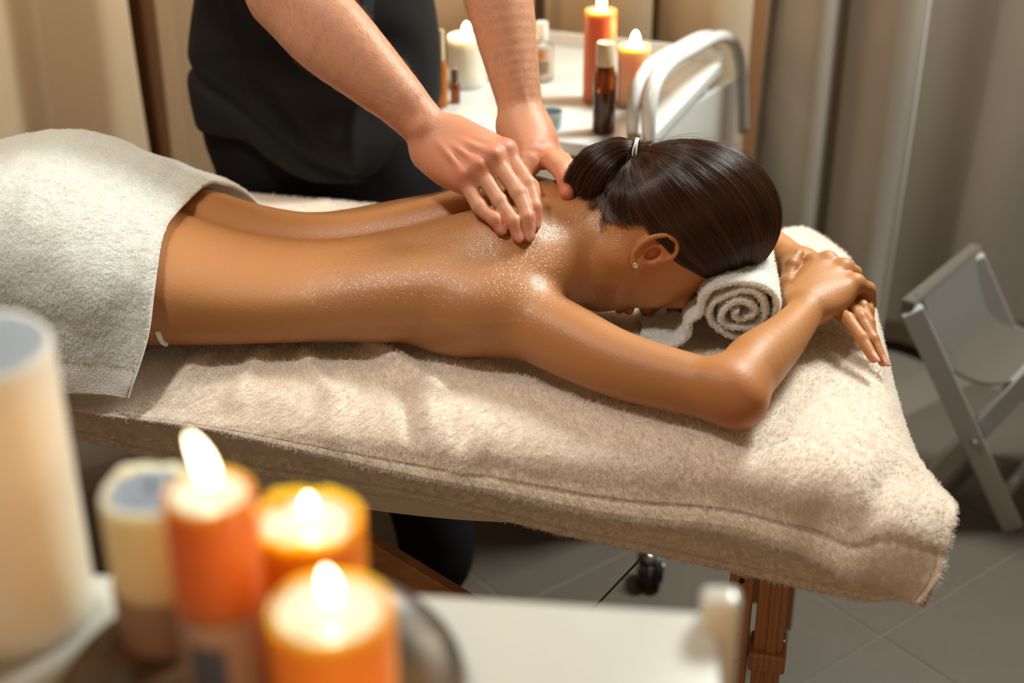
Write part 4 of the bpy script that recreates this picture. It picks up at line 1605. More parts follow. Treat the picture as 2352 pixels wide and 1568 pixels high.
slab('wall_front', ((XL + XR) / 2, YF - 0.04, HC_ / 2), (XR - XL, 0.08, HC_), M['ceil'])
slab('ceiling', ((XL + XR) / 2, (YB + YF) / 2, HC_ + 0.03), (XR - XL, YB - YF, 0.06), M['ceil'])
slab('baseboard_back', ((XL + XR) / 2, YB - 0.008, 0.05), (XR - XL, 0.016, 0.10), M['skirt'])

# curtains: five panels of heavy beige cloth hanging in soft pleats
def mat_curtain(name, c1, c2):
    m = principled(name, c1, rough=0.75, spec=0.25, sheen=0.25)
    b = m.node_tree.nodes['Principled BSDF']
    n = noise_node(m, 420, 2, 0.6, vec_scale=(1, 1, 0.15))
    n2 = noise_node(m, 3.2, 3, 0.5)
    c = mix_col(m, n2.outputs[0], c1, c2)
    m.node_tree.links.new(c, b.inputs['Base Color'])
    bp = add_bump(m, n.outputs[0], 0.25, 0.001)
    m.node_tree.links.new(bp.outputs[0], b.inputs['Normal'])
    return m


M['curtain'] = mat_curtain('beige_curtain', (0.72, 0.57, 0.38), (0.64, 0.50, 0.33))
M['curtain_dim'] = mat_curtain('dimmed_curtain', (0.34, 0.282, 0.218), (0.29, 0.24, 0.185))  # the beige curtain again, its dimmer, cooler light put into the colour


def curtain(x0, x1, y0, mat, label, pleats, seed, amp=0.042, zb=0.02, lean=0.0):
    nx, nz = int(60 * (x1 - x0) / 0.5) + 20, 46
    rs = np.random.default_rng(seed)
    # pleat phase runs unevenly across the panel
    ctl = np.cumsum(np.concatenate([[0], 0.55 + rs.random(pleats * 2)]))
    ctl = ctl / ctl[-1] * pleats * 2 * np.pi
    u = np.linspace(0, 1, nx)
    ph = np.interp(u, np.linspace(0, 1, len(ctl)), ctl)
    ph = np.convolve(np.pad(ph, 4, mode='edge'), np.ones(9) / 9, 'valid')
    z = np.linspace(2.62, zb, nz)
    am = amp * (0.65 + 0.7 * rs.random(pleats * 2 + 2))
    amu = np.interp(u, np.linspace(0, 1, len(am)), am)
    U, Z_ = np.meshgrid(u, z)
    PH = ph[None, :] + 0.35 * np.sin(Z_ * 1.6 + seed) + 0.15 * np.sin(Z_ * 4 + U * 8)
    widen = 1 + 0.35 * (2.6 - Z_) / 2.6
    Yc = y0 + amu[None, :] * widen * np.sin(PH) + 0.010 * np.sin(2 * PH + 1)
    Xc = x0 + (x1 - x0) * U + lean * (2.6 - Z_) * (U) + 0.012 * np.cos(PH)
    G_ = np.stack([Xc, Yc, Z_], -1)
    Nn = grid_normals(G_)
    if Nn[..., 1].mean() > 0: Nn = -Nn
    V_, Q_ = thick_grid(G_, Nn, 0.004)
    o = link('curtain', np_mesh('curtain', V_, Q_), None, mat)
    tag(o, label, 'curtain')
    bm = bmesh.new()
    add_box(bm, ((x0 + x1) / 2, y0, 2.64), (x1 - x0, 0.03, 0.06), None, 0.004)
    link('header_tape', bm_mesh('header_tape', bm), o, mat)
    return o


def cx(px, Y=2.90, z=0.9):
    return (px - 1176) / FPX * (Y * math.cos(PITCH) + (CZ - z) * math.sin(PITCH))


curtain(-2.15, -0.828, 2.98, M['curtain'], 'warm beige curtain by the towelled hips, beyond the dark gap', 5, 3, lean=0.012)
curtain(-0.768, cx(1214), 2.985, M['curtain'], 'beige curtain hanging behind the masseur', 3, 5, amp=0.034)
curtain(cx(1243), cx(1497), 2.985, M['curtain'], 'narrow beige curtain behind the bottles and candles on the trolley', 1, 9, amp=0.024)
curtain(cx(1517), cx(1738), 2.985, M['curtain'], 'narrow beige curtain behind the white arched handle', 1, 14, amp=0.024)
curtain(cx(1756, 2.75), cx(2118, 2.75), 2.74, M['curtain_dim'], 'beige curtain coloured greyer for its weaker light, between the trolley handle and the folding stool', 2, 21, amp=0.030, zb=0.03)
curtain(cx(2085, 2.95), 2.40, 2.95, M['curtain_dim'], 'beige curtain coloured greyer for its weaker light, furthest along the rail, behind the folding stool', 4, 27, amp=0.035, zb=0.03)
bm = bmesh.new()
bmesh.ops.create_cone(bm, cap_ends=True, segments=20, radius1=0.016, radius2=0.016, depth=4.7, matrix=Matrix.Translation((0.1, 2.96, 2.70)) @ Matrix.Rotation(math.pi / 2, 4, 'Y'))
tag(link('curtain_rail', bm_mesh('curtain_rail', bm, True, 40), None, M['steel']), 'steel curtain rail along the back wall above all the curtains', 'curtain rail')

# ------------------------------------------------------------------ candles
def mat_wax(name, col, glow_sss=1.0, scale=0.09, rough=0.45, rad=(1.0, 0.38, 0.08)):
    m = principled(name, col, rough=rough, spec=0.35, sss=glow_sss, sss_r=rad, sss_s=scale)
    b = m.node_tree.nodes['Principled BSDF']
    n = noise_node(m, 25, 3, 0.6)
    c = mix_col(m, n.outputs[0], tuple(x * 0.97 for x in col), col)
    m.node_tree.links.new(c, b.inputs['Base Color'])
    bp = add_bump(m, n.outputs[0], 0.2, 0.002)
    m.node_tree.links.new(bp.outputs[0], b.inputs['Normal'])
    return m


M['wax_white'] = mat_wax('white_wax', (0.86, 0.81, 0.70), scale=0.04, rad=(1, 0.8, 0.6))
M['wax_cream'] = mat_wax('cream_wax', (0.95, 0.82, 0.54), scale=0.05, rad=(1, 0.7, 0.35))
M['wax_orange'] = mat_wax('orange_wax', (0.90, 0.27, 0.012))
M['wax_deep'] = mat_wax('burnt_orange_wax', (0.52, 0.15, 0.018))
M['wax_brown'] = mat_wax('terracotta_wax', (0.50, 0.17, 0.075))
M['wax_peach'] = mat_wax('peach_wax', (0.80, 0.42, 0.24))
M['pool'] = principled('melted_wax', (0.90, 0.80, 0.58), rough=0.12, spec=0.5, sss=0.8, sss_r=(1, .6, .3), sss_s=0.02)
M['wick'] = principled('burnt_wick', (0.03, 0.02, 0.015), rough=0.9)
fm = bpy.data.materials.new('flame'); fm.use_nodes = True
fm.node_tree.nodes.clear()
em = fm.node_tree.nodes.new('ShaderNodeEmission'); em.inputs[0].default_value = (1.0, 0.80, 0.50, 1); em.inputs[1].default_value = 14
out = fm.node_tree.nodes.new('ShaderNodeOutputMaterial'); fm.node_tree.links.new(em.outputs[0], out.inputs[0])
fm.cycles.emission_sampling = 'NONE'
M['flame'] = fm


def candle(base, r, h, wax, label, flame_h=0.03, flame_w=0.0085, power=0.5, lean=(0, 0), lit=True, pool_r=0.78, rim=0.006, name='pillar_candle', group=None, rag=0.0):
    c = empty(name, label, 'candle', tuple(base), group=group)
    bm = bmesh.new()
    def wob(rr, z, a):
        k = 1.0 + 0.006 * math.sin(3 * a + base[0] * 50) + 0.004 * math.sin(7 * a)
        dz = (rag * (0.5 * math.sin(3 * a + 1) + 0.35 * math.sin(5 * a + 2.2) + 0.2 * math.sin(11 * a))) if z > h - 0.012 and rr > r * 0.6 else 0
        return rr * k, z + dz
    pr = pool_r * r
    lathe(bm, [(0, 0), (r * 0.97, 0), (r, 0.002), (r, h * 0.3), (r, h * 0.6), (r, h - 0.003), (r * 0.985, h - 0.0008), (r * 0.95, h), (r * 0.90, h - 0.001), (pr, h - rim), (pr * 0.5, h - rim - 0.001), (0, h - rim - 0.001)], n=56, wob=wob)
    link('wax_body', bm_mesh('wax_body', bm, True, 60), c, wax)
    bm = bmesh.new()
    lathe(bm, [(0, h - rim + 0.0012), (pr * 0.7, h - rim + 0.0012), (pr * 1.01, h - rim + 0.0018), (pr * 1.0, h - rim - 0.0005), (0, h - rim - 0.0005)], n=40)
    link('melted_pool', bm_mesh('melted_pool', bm, True, 60), c, M['pool'] if lit else wax)
    V_, q_, t_ = tube_pts(crom([(0, 0, h - rim), (0.0004, 0, h - rim + 0.005), (0.0015, 0, h - rim + 0.010)], 3), 0.0011, 8)
    wk = link('wick', np_mesh('wick', V_, q_, t_), c, M['wick'])
    if lit:
        bm = bmesh.new()
        fh, fw = flame_h, flame_w
        pr_ = [(0, 0), (fw * 0.55, fh * 0.04), (fw * 0.86, fh * 0.13), (fw, fh * 0.28), (fw * 0.99, fh * 0.42), (fw * 0.88, fh * 0.60), (fw * 0.66, fh * 0.78), (fw * 0.38, fh * 0.91), (0, fh)]
        lathe(bm, pr_, (0, 0, 0), 24)
        for v in bm.verts:
            t = v.co.z / fh
            v.co.x += lean[0] * t * t * fh + 0.0012
            v.co.y += lean[1] * t * t * fh
            v.co.z += h - rim + 0.007
        link('flame', bm_mesh('flame', bm, True), wk, M['flame'])
        ld = bpy.data.lights.new('flame_light', 'POINT')
        ld.energy = power; ld.color = (1.0, 0.55, 0.22); ld.shadow_soft_size = 0.006
        lo = bpy.data.objects.new('flame_light', ld); COL.objects.link(lo)
        lo.parent = c; lo.location = (0.001 + lean[0] * fh * 0.3, 0, h - rim + 0.010 + flame_h * 1.12)
    return c


def zat(py, Y):
    return CZ - Y * math.tan(PITCH + math.atan((py - 784) / FPX))


# ------------------------------------------------------------------ white treatment trolley behind the table
M['white'] = principled('white_lacquer', (0.72, 0.73, 0.71), rough=0.3, coat=0.3)
M['white_grey'] = principled('pale_grey_lacquer', (0.62, 0.62, 0.60), rough=0.4)
TZ = 0.78
C1, C2 = atz(1000, 286, TZ), atz(1468, 348, TZ)
cd = C2 - C1; cw = float(np.linalg.norm(cd)); cd /= cw
cb_ = np.array([-cd[1], cd[0], 0])
if cb_[1] < 0: cb_ = -cb_
crot = math.atan2(cd[1], cd[0])
Rc = Matrix.Rotation(crot, 3, 'Z')
CW, CDp = cw + 0.12, 0.55


def ct(u, v, z):
    """trolley frame: u from the handle end leftwards, v backwards"""
    return C2 - cd * u + cb_ * v + L((0, 0, z - TZ))


cart = empty('trolley', 'white treatment trolley with an arched handle standing behind the masseur', 'trolley', tuple(ct(CW / 2, CDp / 2, 0)))


def cpart(name, bm, mat, parent=cart, smooth=False):
    me = bm_mesh(name, bm, smooth, 45)
    me.transform(Matrix.Translation(-cart.location))
    return link(name, me, parent, mat)


bm = bmesh.new(); add_box(bm, ct(CW / 2, CDp / 2, TZ - 0.012), (CW, CDp, 0.024), Rc, 0.004)
cpart('worktop', bm, M['white'])
bm = bmesh.new()
add_box(bm, ct(CW / 2, CDp - 0.006, TZ + 0.012), (CW, 0.012, 0.03), Rc, 0.003)
cpart('back_lip', bm, M['white'])
for k in range(3):
    z1 = TZ - 0.03 - k * 0.17
    bm = bmesh.new(); add_box(bm, ct(CW / 2, 0.012, z1 - 0.082), (CW - 0.03, 0.02, 0.162), Rc, 0.004)
    dr = cpart('drawer', bm, M['white_grey'])
    bm = bmesh.new(); box_between(bm, ct(CW / 2 - 0.06, -0.012, z1 - 0.05), ct(CW / 2 + 0.06, -0.012, z1 - 0.05), 0.012, 0.010, bevel=0.003)
    me = bm_mesh('drawer_handle', bm); me.transform(Matrix.Translation(-cart.location))
    link('drawer_handle', me, dr, M['steel'])
bm = bmesh.new(); add_box(bm, ct(CW / 2, CDp / 2 + 0.012, TZ - 0.28), (CW - 0.04, CDp - 0.05, 0.50), Rc, 0.006)
cpart('cabinet_body', bm, M['white_grey'])
for u, v in ((0.03, 0.03), (CW - 0.05, 0.03), (0.03, CDp - 0.05), (CW - 0.05, CDp - 0.05)):
    bm = bmesh.new(); box_between(bm, ct(u, v, TZ - 0.03), ct(u, v, 0.085), 0.03, 0.03, side=tuple(cd), bevel=0.004)
    cpart('post', bm, M['white'])
# casters
M['rubber'] = principled('black_rubber', (0.02, 0.025, 0.028), rough=0.4)
for n_, (u, v) in enumerate(((0.0, 0.0), (CW - 0.05, 0.03), (0.03, CDp - 0.05), (CW - 0.05, CDp - 0.05))):
    p = atz(1493, 1303, 0.034) if n_ == 0 else ct(u, v, 0.034)
    ca = empty('caster', loc=tuple(Vector(p) - cart.location))
    ca.parent = cart
    for s in (-1, 1):
        bm = bmesh.new()
        bmesh.ops.create_cone(bm, cap_ends=True, segments=32, radius1=0.032, radius2=0.032, depth=0.016, matrix=Matrix.Translation((s * 0.013, 0, 0)) @ Matrix.Rotation(math.pi / 2, 4, 'Y'))
        bmesh.ops.bevel(bm, geom=[e for e in bm.edges if e.is_manifold and abs(e.calc_face_angle(0)) > 1], offset=0.004, segments=2, affect='EDGES')
        link('wheel', bm_mesh('wheel', bm, True, 40), ca, M['rubber'])
    bm = bmesh.new()
    bmesh.ops.create_cone(bm, cap_ends=True, segments=20, radius1=0.010, radius2=0.010, depth=0.05, matrix=Matrix.Rotation(math.pi / 2, 4, 'Y'))
    bmesh.ops.create_uvsphere(bm, u_segments=16, v_segments=10, radius=0.012, matrix=Matrix.Translation((-0.004, -0.012, 0.030)))
    bmesh.ops.create_cone(bm, cap_ends=True, segments=16, radius1=0.008, radius2=0.008, depth=0.06, matrix=Matrix.Translation((0, 0, 0.045)))
    link('fork', bm_mesh('fork', bm, True, 40), ca, M['steel'])


# arched handle in the end plane of the trolley
def endplane(px, py, u=0.0):
    r = ray(px, py)
    n = cd
    s = ((C2 - cd * u - _C) @ n) / (r @ n)
    return _C + r * s


arch = [(1492, 345), (1490, 285), (1494, 235), (1508, 185), (1540, 145), (1590, 115), (1640, 88), (1672, 88), (1692, 112), (1702, 160), (1705, 230), (1706, 300)]
AP = crom([endplane(*p) for p in arch], 6)
V_, q_, t_ = tube_pts(AP, 0.0125, 12, flat=1.0, updir=cd)
me = np_mesh('handle', V_, q_, t_); me.transform(Matrix.Translation(-cart.location)); link('handle', me, cart, M['white'])
AP2 = AP - cd * 0.028
V_, q_, t_ = tube_pts(AP2[:44], 0.0105, 12, updir=cd)
me = np_mesh('inner_rail', V_, q_, t_); me.transform(Matrix.Translation(-cart.location)); link('inner_rail', me, cart, M['white'])
# the end panel below the handle
e0, e1 = endplane(1508, 300), endplane(1700, 178)
bm = bmesh.new()
vs = [e0, e1, L((e1[0], e1[1], 0.30)), L((e0[0], e0[1], 0.30))]
f1 = [bm.verts.new(Vector(p - cd * 0.004)) for p in vs]; f2 = [bm.verts.new(Vector(p - cd * 0.018)) for p in vs]
bm.faces.new(f1); bm.faces.new(f2[::-1])
for i in range(4): bm.faces.new((f1[i], f1[(i + 1) % 4], f2[(i + 1) % 4], f2[i]))
cpart('end_panel', bm, M['white'])

# things standing on the trolley
M['amber'] = principled('amber_glass', (0.30, 0.075, 0.012), rough=0.05, trans=0.85)
M['amber'].node_tree.nodes['Principled BSDF'].inputs['IOR'].default_value = 1.45
M['clear'] = principled('clear_glass', (0.80, 0.74, 0.62), rough=0.05, trans=0.7)
M['cap_cream'] = principled('cream_cap', (0.74, 0.60, 0.40), rough=0.4)
M['cap_white'] = principled('white_cap', (0.82, 0.82, 0.78), rough=0.4)
M['label_b'] = principled('beige_label', (0.62, 0.47, 0.33), rough=0.6)
M['label_dark'] = principled('dark_print', (0.10, 0.07, 0.06), rough=0.6)
M['label_or'] = principled('orange_print', (0.80, 0.22, 0.08), rough=0.6)
M['oil'] = principled('dark_oil', (0.10, 0.022, 0.006), rough=0.1)
TZS = TZ


def stand(px, py):
    return atz(px, py, TZS)


def lathe_obj(name, prof, mat, parent, n=32, angle=40):
    bm = bmesh.new(); lathe(bm, prof, n=n)
    return link(name, bm_mesh(name, bm, True, angle), parent, mat)


def bottle(base, r, h, glass, cap, label, name='bottle', cap_h=0.03, cap_r=None, fill=None):
    b = empty(name, label, 'bottle', tuple(base))
    cap_r = cap_r or r * 0.62
    hb = h - cap_h
    lathe_obj('glass_body', [(0, 0), (r * 0.92, 0), (r, 0.004), (r, hb * 0.80), (r * 0.93, hb * 0.87), (cap_r * 0.8, hb * 0.94), (cap_r * 0.75, hb), (0, hb)], glass, b)
    if fill:
        lathe_obj('contents', [(0, 0.004), (r * 0.88, 0.004), (r * 0.88, hb * 0.60), (0, hb * 0.60)], fill, b)
    lathe_obj('cap', [(0, hb - 0.004), (cap_r * 0.97, hb - 0.004), (cap_r, hb), (cap_r, h - 0.003), (cap_r * 0.9, h), (0, h)], cap, b)
    return b


p = stand(1386, 303)
bt = bottle(p, 0.0195, zat(97, p[1]) - TZ, M['amber'], M['cap_cream'], 'slim amber glass oil bottle with cream cap on the trolley', fill=M['oil'], cap_h=0.034, cap_r=0.0165)
p = stand(1243, 184)
b2 = bottle(p, 0.024, zat(50, p[1]) - TZ, M['clear'], M['cap_white'], 'clear bottle with round white stopper and a printed label, at the trolley back', cap_h=0.03, cap_r=0.012)
def wrap(name, r, z0, z1, a0, a1, mat, parent, n=16, th=0.0006):
    A_ = np.linspace(a0, a1, n)
    G_ = np.array([[(r * math.cos(a), r * math.sin(a), z) for a in A_] for z in (z1, z0)])
    Nn = np.array([[(math.cos(a), math.sin(a), 0) for a in A_]] * 2)
    V_, Q_ = thick_grid(G_ + Nn * th, Nn, th)
    return link(name, np_mesh(name, V_, Q_, smooth=False), parent, mat)


hh = zat(50, p[1]) - TZ
lb = wrap('label', 0.0243, hh * 0.12, hh * 0.60, -2.4, -0.7, M['label_b'], b2)
wrap('print_mark', 0.0252, hh * 0.45, hh * 0.55, -1.85, -1.35, M['label_or'], lb, 6)
for k in range(3):
    wrap('print_line', 0.0252, hh * (0.20 + 0.07 * k), hh * (0.225 + 0.07 * k), -2.1, -1.0, M['label_dark'], lb, 8)
# little jar
p = stand(1262, 292)
j = empty('jar', 'small open pale blue jar on the trolley beside the masseur\'s wrist', 'jar', tuple(p))
M['jar'] = principled('pale_blue_glaze', (0.50, 0.60, 0.62), rough=0.25, coat=0.5)
M['jar_in'] = principled('dark_cream', (0.06, 0.075, 0.085), rough=0.5)
lathe_obj('jar_body', [(0, 0), (0.019, 0), (0.022, 0.004), (0.0228, 0.028), (0.0222, 0.030), (0.0205, 0.029), (0.0200, 0.020), (0, 0.020)], M['jar'], j)
lathe_obj('contents', [(0, 0.020), (0.0198, 0.0205), (0.0198, 0.0225), (0, 0.0225)], M['jar_in'], j)
p = stand(1456, 322)
j = empty('tealight_cup', 'tiny gold metal cup by the foot of the trolley\'s arched handle', 'cup', tuple(p))
M['gold'] = principled('brushed_gold', (0.75, 0.50, 0.20), rough=0.25, metal=1)
lathe_obj('cup_body', [(0, 0), (0.011, 0), (0.012, 0.010), (0.0112, 0.010), (0.0104, 0.002), (0, 0.002)], M['gold'], j)
p = stand(1374, 232)
candle(p, 0.0285, zat(22, p[1]) - TZ, M['wax_brown'], 'tall terracotta pillar candle burning behind the amber bottle', flame_h=0.030, power=0.30)
p = stand(1452, 240)
candle(p, 0.0285, zat(104, p[1]) - TZ, M['wax_peach'], 'short peach pillar candle burning beside the arched handle', flame_h=0.026, power=0.30)
p = stand(1072, 196)
candle(p, 0.034, zat(80, p[1]) - TZ, M['wax_white'], 'thick white pillar candle glowing between the masseur\'s body and forearm', flame_h=0.024, power=0.8)
p = stand(1016, 245)
bottle(p, 0.0105, zat(68, p[1]) - TZ, principled('orange_glass', (0.85, 0.25, 0.03), rough=0.1, trans=0.5), M['cap_cream'], 'slender orange bottle at the edge of the masseur\'s tunic', cap_h=0.05, cap_r=0.006)
p = stand(1046, 236)
bottle(p, 0.009, 0.062, M['amber'], M['label_dark'], 'tiny amber dropper bottle before the thick white candle', cap_h=0.02, cap_r=0.006)

# ------------------------------------------------------------------ folding stool
M['frame_w'] = principled('pale_grey_painted_wood', (0.40, 0.40, 0.40), rough=0.5)
M['sling'] = mat_cloth('taupe_canvas', (0.10, 0.084, 0.064), 600, 0.3, 0.001)
SA = L((0.712, 2.286, 0.46)); SAb = L((0.962, 2.270, 0.0)); SB = L((1.035, 2.262, 0.46)); SBb = L((0.745, 2.285, 0.0))
dvv = L((0.175, 0.225, 0))
stool = empty('folding_stool', 'pale folding stool with crossed legs and a taupe canvas seat by the curtain', 'stool', (0.95, 2.38, 0))
iv = Matrix.Translation(-Vector((0.95, 2.38, 0)))


def spart(name, bm, mat, sm=False, parent=None):
    me = bm_mesh(name, bm, sm, 40); me.transform(iv)
    return link(name, me, parent or stool, mat)


nrm = np.cross(SA - SAb, L((1, 0, 0))); nrm /= np.linalg.norm(nrm)
for k, off in ((0, L((0, 0, 0))), (1, dvv)):
    for a, b, sh in ((SA, SAb, -0.012), (SB, SBb, 0.012)):
        bm = bmesh.new()
        side = np.cross(b - a, L((0, 1, 0)))
        box_between(bm, a + off + L((0, sh, 0)), b + off + L((0, sh, 0)) + (b - a) * 0.0, 0.040, 0.020, side=tuple(side), bevel=0.003)
        spart('leg', bm, M['frame_w'])
    cr = L((0.857, 2.262, 0.196)) + off + L((0, -0.014, 0))
    bm = bmesh.new()
    bmesh.ops.create_cone(bm, cap_ends=True, segments=20, radius1=0.007, radius2=0.006, depth=0.008, matrix=Matrix.Translation(cr) @ Matrix.Rotation(math.pi / 2, 4, 'X'))
    spart('pivot_bolt', bm, M['steel'])
for a in (SA, SB):
    bm = bmesh.new(); box_between(bm, a + dvv * -0.06, a + dvv * 1.06, 0.038, 0.024, bevel=0.005); spart('seat_rail', bm, M['sling'])
for a, b in ((SA, SAb), (SB, SBb)):
    q = a * 0.12 + b * 0.88
    bm = bmesh.new(); box_between(bm, q, q + dvv, 0.026, 0.016, bevel=0.003); spart('stretcher', bm, M['frame_w'])
rows = []
for v in np.linspace(0.03, 0.97, 7):
    row = [SA + dvv * v + L((-0.012, -0.008, 0.006)), SA + dvv * v + L((0.012, 0, 0.014))]
    for t in (0.18, 0.34, 0.5, 0.66, 0.82):
        row.append(SA * (1 - t) + SB * t + dvv * v - L((0, 0, 0.155 * (1 - (2 * t - 1) ** 2) ** 0.8)))
    row += [SB + dvv * v + L((-0.012, 0, 0.014)), SB + dvv * v + L((0.012, 0, 0.006))]
    rows.append(row)
SG = loft(np.array(rows), 5, 3); SNn = grid_normals(SG)
if SNn[..., 2].mean() < 0: SNn = -SNn
V_, Q_ = thick_grid(SG, SNn, 0.003)
me = np_mesh('canvas_seat', V_, Q_); me.transform(iv); link('canvas_seat', me, stool, M['sling'])

# ------------------------------------------------------------------ foreground: low white tray table with the plate of candles
FZ = 0.985
F1, F2 = atz(900, 1358, FZ), atz(1608, 1402, FZ)
fd_ = F2 - F1; fd_ /= np.linalg.norm(fd_)
fn_ = np.array([-fd_[1], fd_[0], 0])
if fn_[1] < 0: fn_ = -fn_
frot = math.atan2(fd_[1], fd_[0])
Rf = Matrix.Rotation(frot, 3, 'Z')


def ft(u, v, z):
    """tray frame: u leftwards from the far right corner, v towards the camera"""
    return F2 + fd_ * 0.012 - fd_ * u - fn_ * v + L((0, 0, z - FZ))


M['tray'] = principled('white_tray_lacquer', (0.56, 0.57, 0.53), rough=0.22, coat=0.4)
side = empty('side_table', 'white tray table carrying the plate of burning candles beside the camera', 'table', tuple(ft(0.35, 0.22, 0)))


def fpart(name, bm, mat, parent=side, smooth=True):
    me = bm_mesh(name, bm, smooth, 40)
    me.transform(Matrix.Translation(-side.location))
    return link(name, me, parent, mat)


bm = bmesh.new(); add_box(bm, ft(0.33, 0.215, FZ - 0.010), (0.66, 0.43, 0.020), Rf, 0.004)
fpart('tray_top', bm, M['tray'])
for u, v in ((0.0, 0.012), (0.645, 0.012), (0.0, 0.418), (0.645, 0.418)):
    bm = bmesh.new(); add_box(bm, ft(u, v, FZ / 2 + 0.012), (0.026, 0.024, FZ + 0.024), Rf, 0.006)
    fpart('leg', bm, M['tray'])
bm = bmesh.new(); add_box(bm, ft(0.33, 0.215, 0.30), (0.62, 0.40, 0.016), Rf, 0.004)
fpart('lower_shelf', bm, M['tray'])

# plate
M['plate'] = principled('dark_stoneware', (0.055, 0.06, 0.055), rough=0.25, coat=0.6)
b_ = M['plate'].node_tree.nodes['Principled BSDF']
n_ = noise_node(M['plate'], 18, 4, 0.6)
M['plate'].node_tree.links.new(mix_col(M['plate'], ramp(M['plate'], n_.outputs[0], 0.4, 0.62), (0.03, 0.045, 0.05), (0.16, 0.10, 0.045)), b_.inputs['Base Color'])
PC = L((-0.152, 0.668, FZ))
pl = tag(lathe_obj('plate', [(0, 0), (0.075, 0), (0.080, 0.002), (0.116, 0.0050), (0.124, 0.0125), (0.1225, 0.0135), (0.114, 0.0085), (0.09, 0.0055), (0, 0.0050)], M['plate'], None, 96), 'dark glazed round plate under the cluster of orange candles', 'plate')
pl.location = tuple(PC)
PB = FZ + 0.0055


def fc(px, py, depth, r, wax, label, **kw):
    """candle whose top centre is seen at (px, py) at that distance"""
    r_ = ray(px, py)
    p = _C + r_ * depth
    return candle((p[0], p[1], PB), r, p[2] - PB, wax, label, **kw), p


fc(757, 1392, 0.765, 0.0345, M['wax_orange'], 'short thick orange candle at the plate rim, burning, lowest of the cluster', flame_h=0.0225, flame_w=0.0048, power=0.07, pool_r=0.84, rim=0.004, lean=(-0.10, 0), rag=0.0008)
fc(706, 1182, 0.868, 0.0345, M['wax_orange'], 'thick orange candle with a ragged rim behind the lowest one', flame_h=0.0155, flame_w=0.0046, power=0.07, pool_r=0.82, rim=0.007, rag=0.0035)
c3, p3_ = fc(478, 1128, 0.785, 0.0255, M['wax_deep'], 'tallest slim burnt-orange candle with a pictured label, burning', flame_h=0.0330, flame_w=0.0054, power=0.07, pool_r=0.80, rim=0.003, lean=(-0.25, 0))
c4, p4_ = fc(345, 1120, 0.870, 0.0310, M['wax_cream'], 'cream and honey candle half hidden behind the slim burnt-orange one', flame_h=0.02, power=0.0, lit=False, pool_r=0.8, rim=0.003, rag=0.003)
M['lab_grey'] = principled('grey_brown_label', (0.42, 0.27, 0.20), rough=0.6)
M['lab_blue'] = principled('slate_print', (0.07, 0.085, 0.12), rough=0.6)
h3 = p3_[2] - PB
lab = wrap('label', 0.0258, 0.0, h3 * 0.52, -2.6, -0.55, M['lab_grey'], c3, 20)
wrap('print_emblem', 0.0268, h3 * 0.18, h3 * 0.42, -2.15, -1.35, M['lab_blue'], lab, 12)
h4 = p4_[2] - PB
wrap('label', 0.0313, h4 * 0.02, h4 * 0.38, -3.0, -0.9, M['lab_grey'], c4, 20)

# the big white pillar at the edge of the tray
pw = L((-0.328, 0.752, FZ))
cwh = candle(pw, 0.0515, 0.200, M['wax_white'], 'big wide white pillar candle standing apart from the plate, unlit', lit=False, pool_r=0.90, rim=0.0025, flame_h=0.02, power=0)
# ------------------------------------------------------------------ the woman's hair
HR = L((0.110, 0.0785, 0.0935))
HCc = HC + L((0.0, 0, 0.0))
HMx = frame((1, 0, -0.06), (0, 1, 0))          # axes of the skull
TIE = L((0.158, 1.738, 0.953))


def hairline(a):
    return np.interp(a, [-0.15, -0.12, -0.10, -0.085, -0.060, -0.034, -0.022, -0.008, 0.03, 0.07, 0.12], [0.035, 0.016, 0.008, 0.008, 0.018, 0.022, -0.006, -0.036, -0.058, -0.068, -0.070])


def to_dir(P):
    q = ((P - HCc) @ HMx.T) / HR
    return q / np.linalg.norm(q, axis=-1, keepdims=True)


def from_dir(u, lift):
    return HCc + (u * (HR + lift[..., None])) @ HMx


# scalp shell
sc_ = Solid()
sc_.ell(HCc, HR + 0.0015, k=0.004, M=HMx)
def cut(P):
    a = P[..., 0] - HCc[0]; c = P[..., 2] - HCc[2]
    return (hairline(a) - c) * -1.0
sc_.func(lambda P: -(hairline(P[..., 0] - HCc[0]) - (P[..., 2] - HCc[2])) * 0.85, HCc - 0.14, HCc + 0.14, k=0.006, op='sub2')
def scalp_eval(P, lo=None, hi=None):
    e = np.minimum(Solid.ev(sc_s, P), np.maximum(whs.ev(P) - 0.0030, np.linalg.norm(P - HCc, axis=-1) - 0.150))
    d2 = (hairline(P[..., 0] - HCc[0]) + 0.007 - (P[..., 2] - HCc[2])) * 0.8
    return np.maximum(e, d2)
sc_.ops = [o for o in sc_.ops if o[0] == 'add']
sc_s = Solid(); sc_s.ops = list(sc_.ops)
sc_.ev = scalp_eval
v, t3, q4 = sc_.mesh(0.003)
hair = link('hair', np_mesh('hair', v, q4, t3), woman, M['scalp_hair'])
hair['label'] = 'dark brown hair combed back into a low ponytail'

uT = to_dir(TIE[None])[0]
n0 = 42000 if FUR else 9000
cand = rng.normal(size=(n0 * 4, 3)); cand /= np.linalg.norm(cand, axis=1)[:, None]
Pc = from_dir(cand, np.zeros(len(cand)))
a_ = Pc[:, 0] - HCc[0]; c_ = Pc[:, 2] - HCc[2]
over = c_ - hairline(a_)
ok = (over > 0)
# more roots near the hairline so that long strands sweep over everything
pr = np.where(over < 0.022, 1.0, 0.42)
ok &= rng.random(len(cand)) < pr
cand = cand[ok][:n0]
n = len(cand)
K_ = 16
t = np.linspace(0, 1, K_)
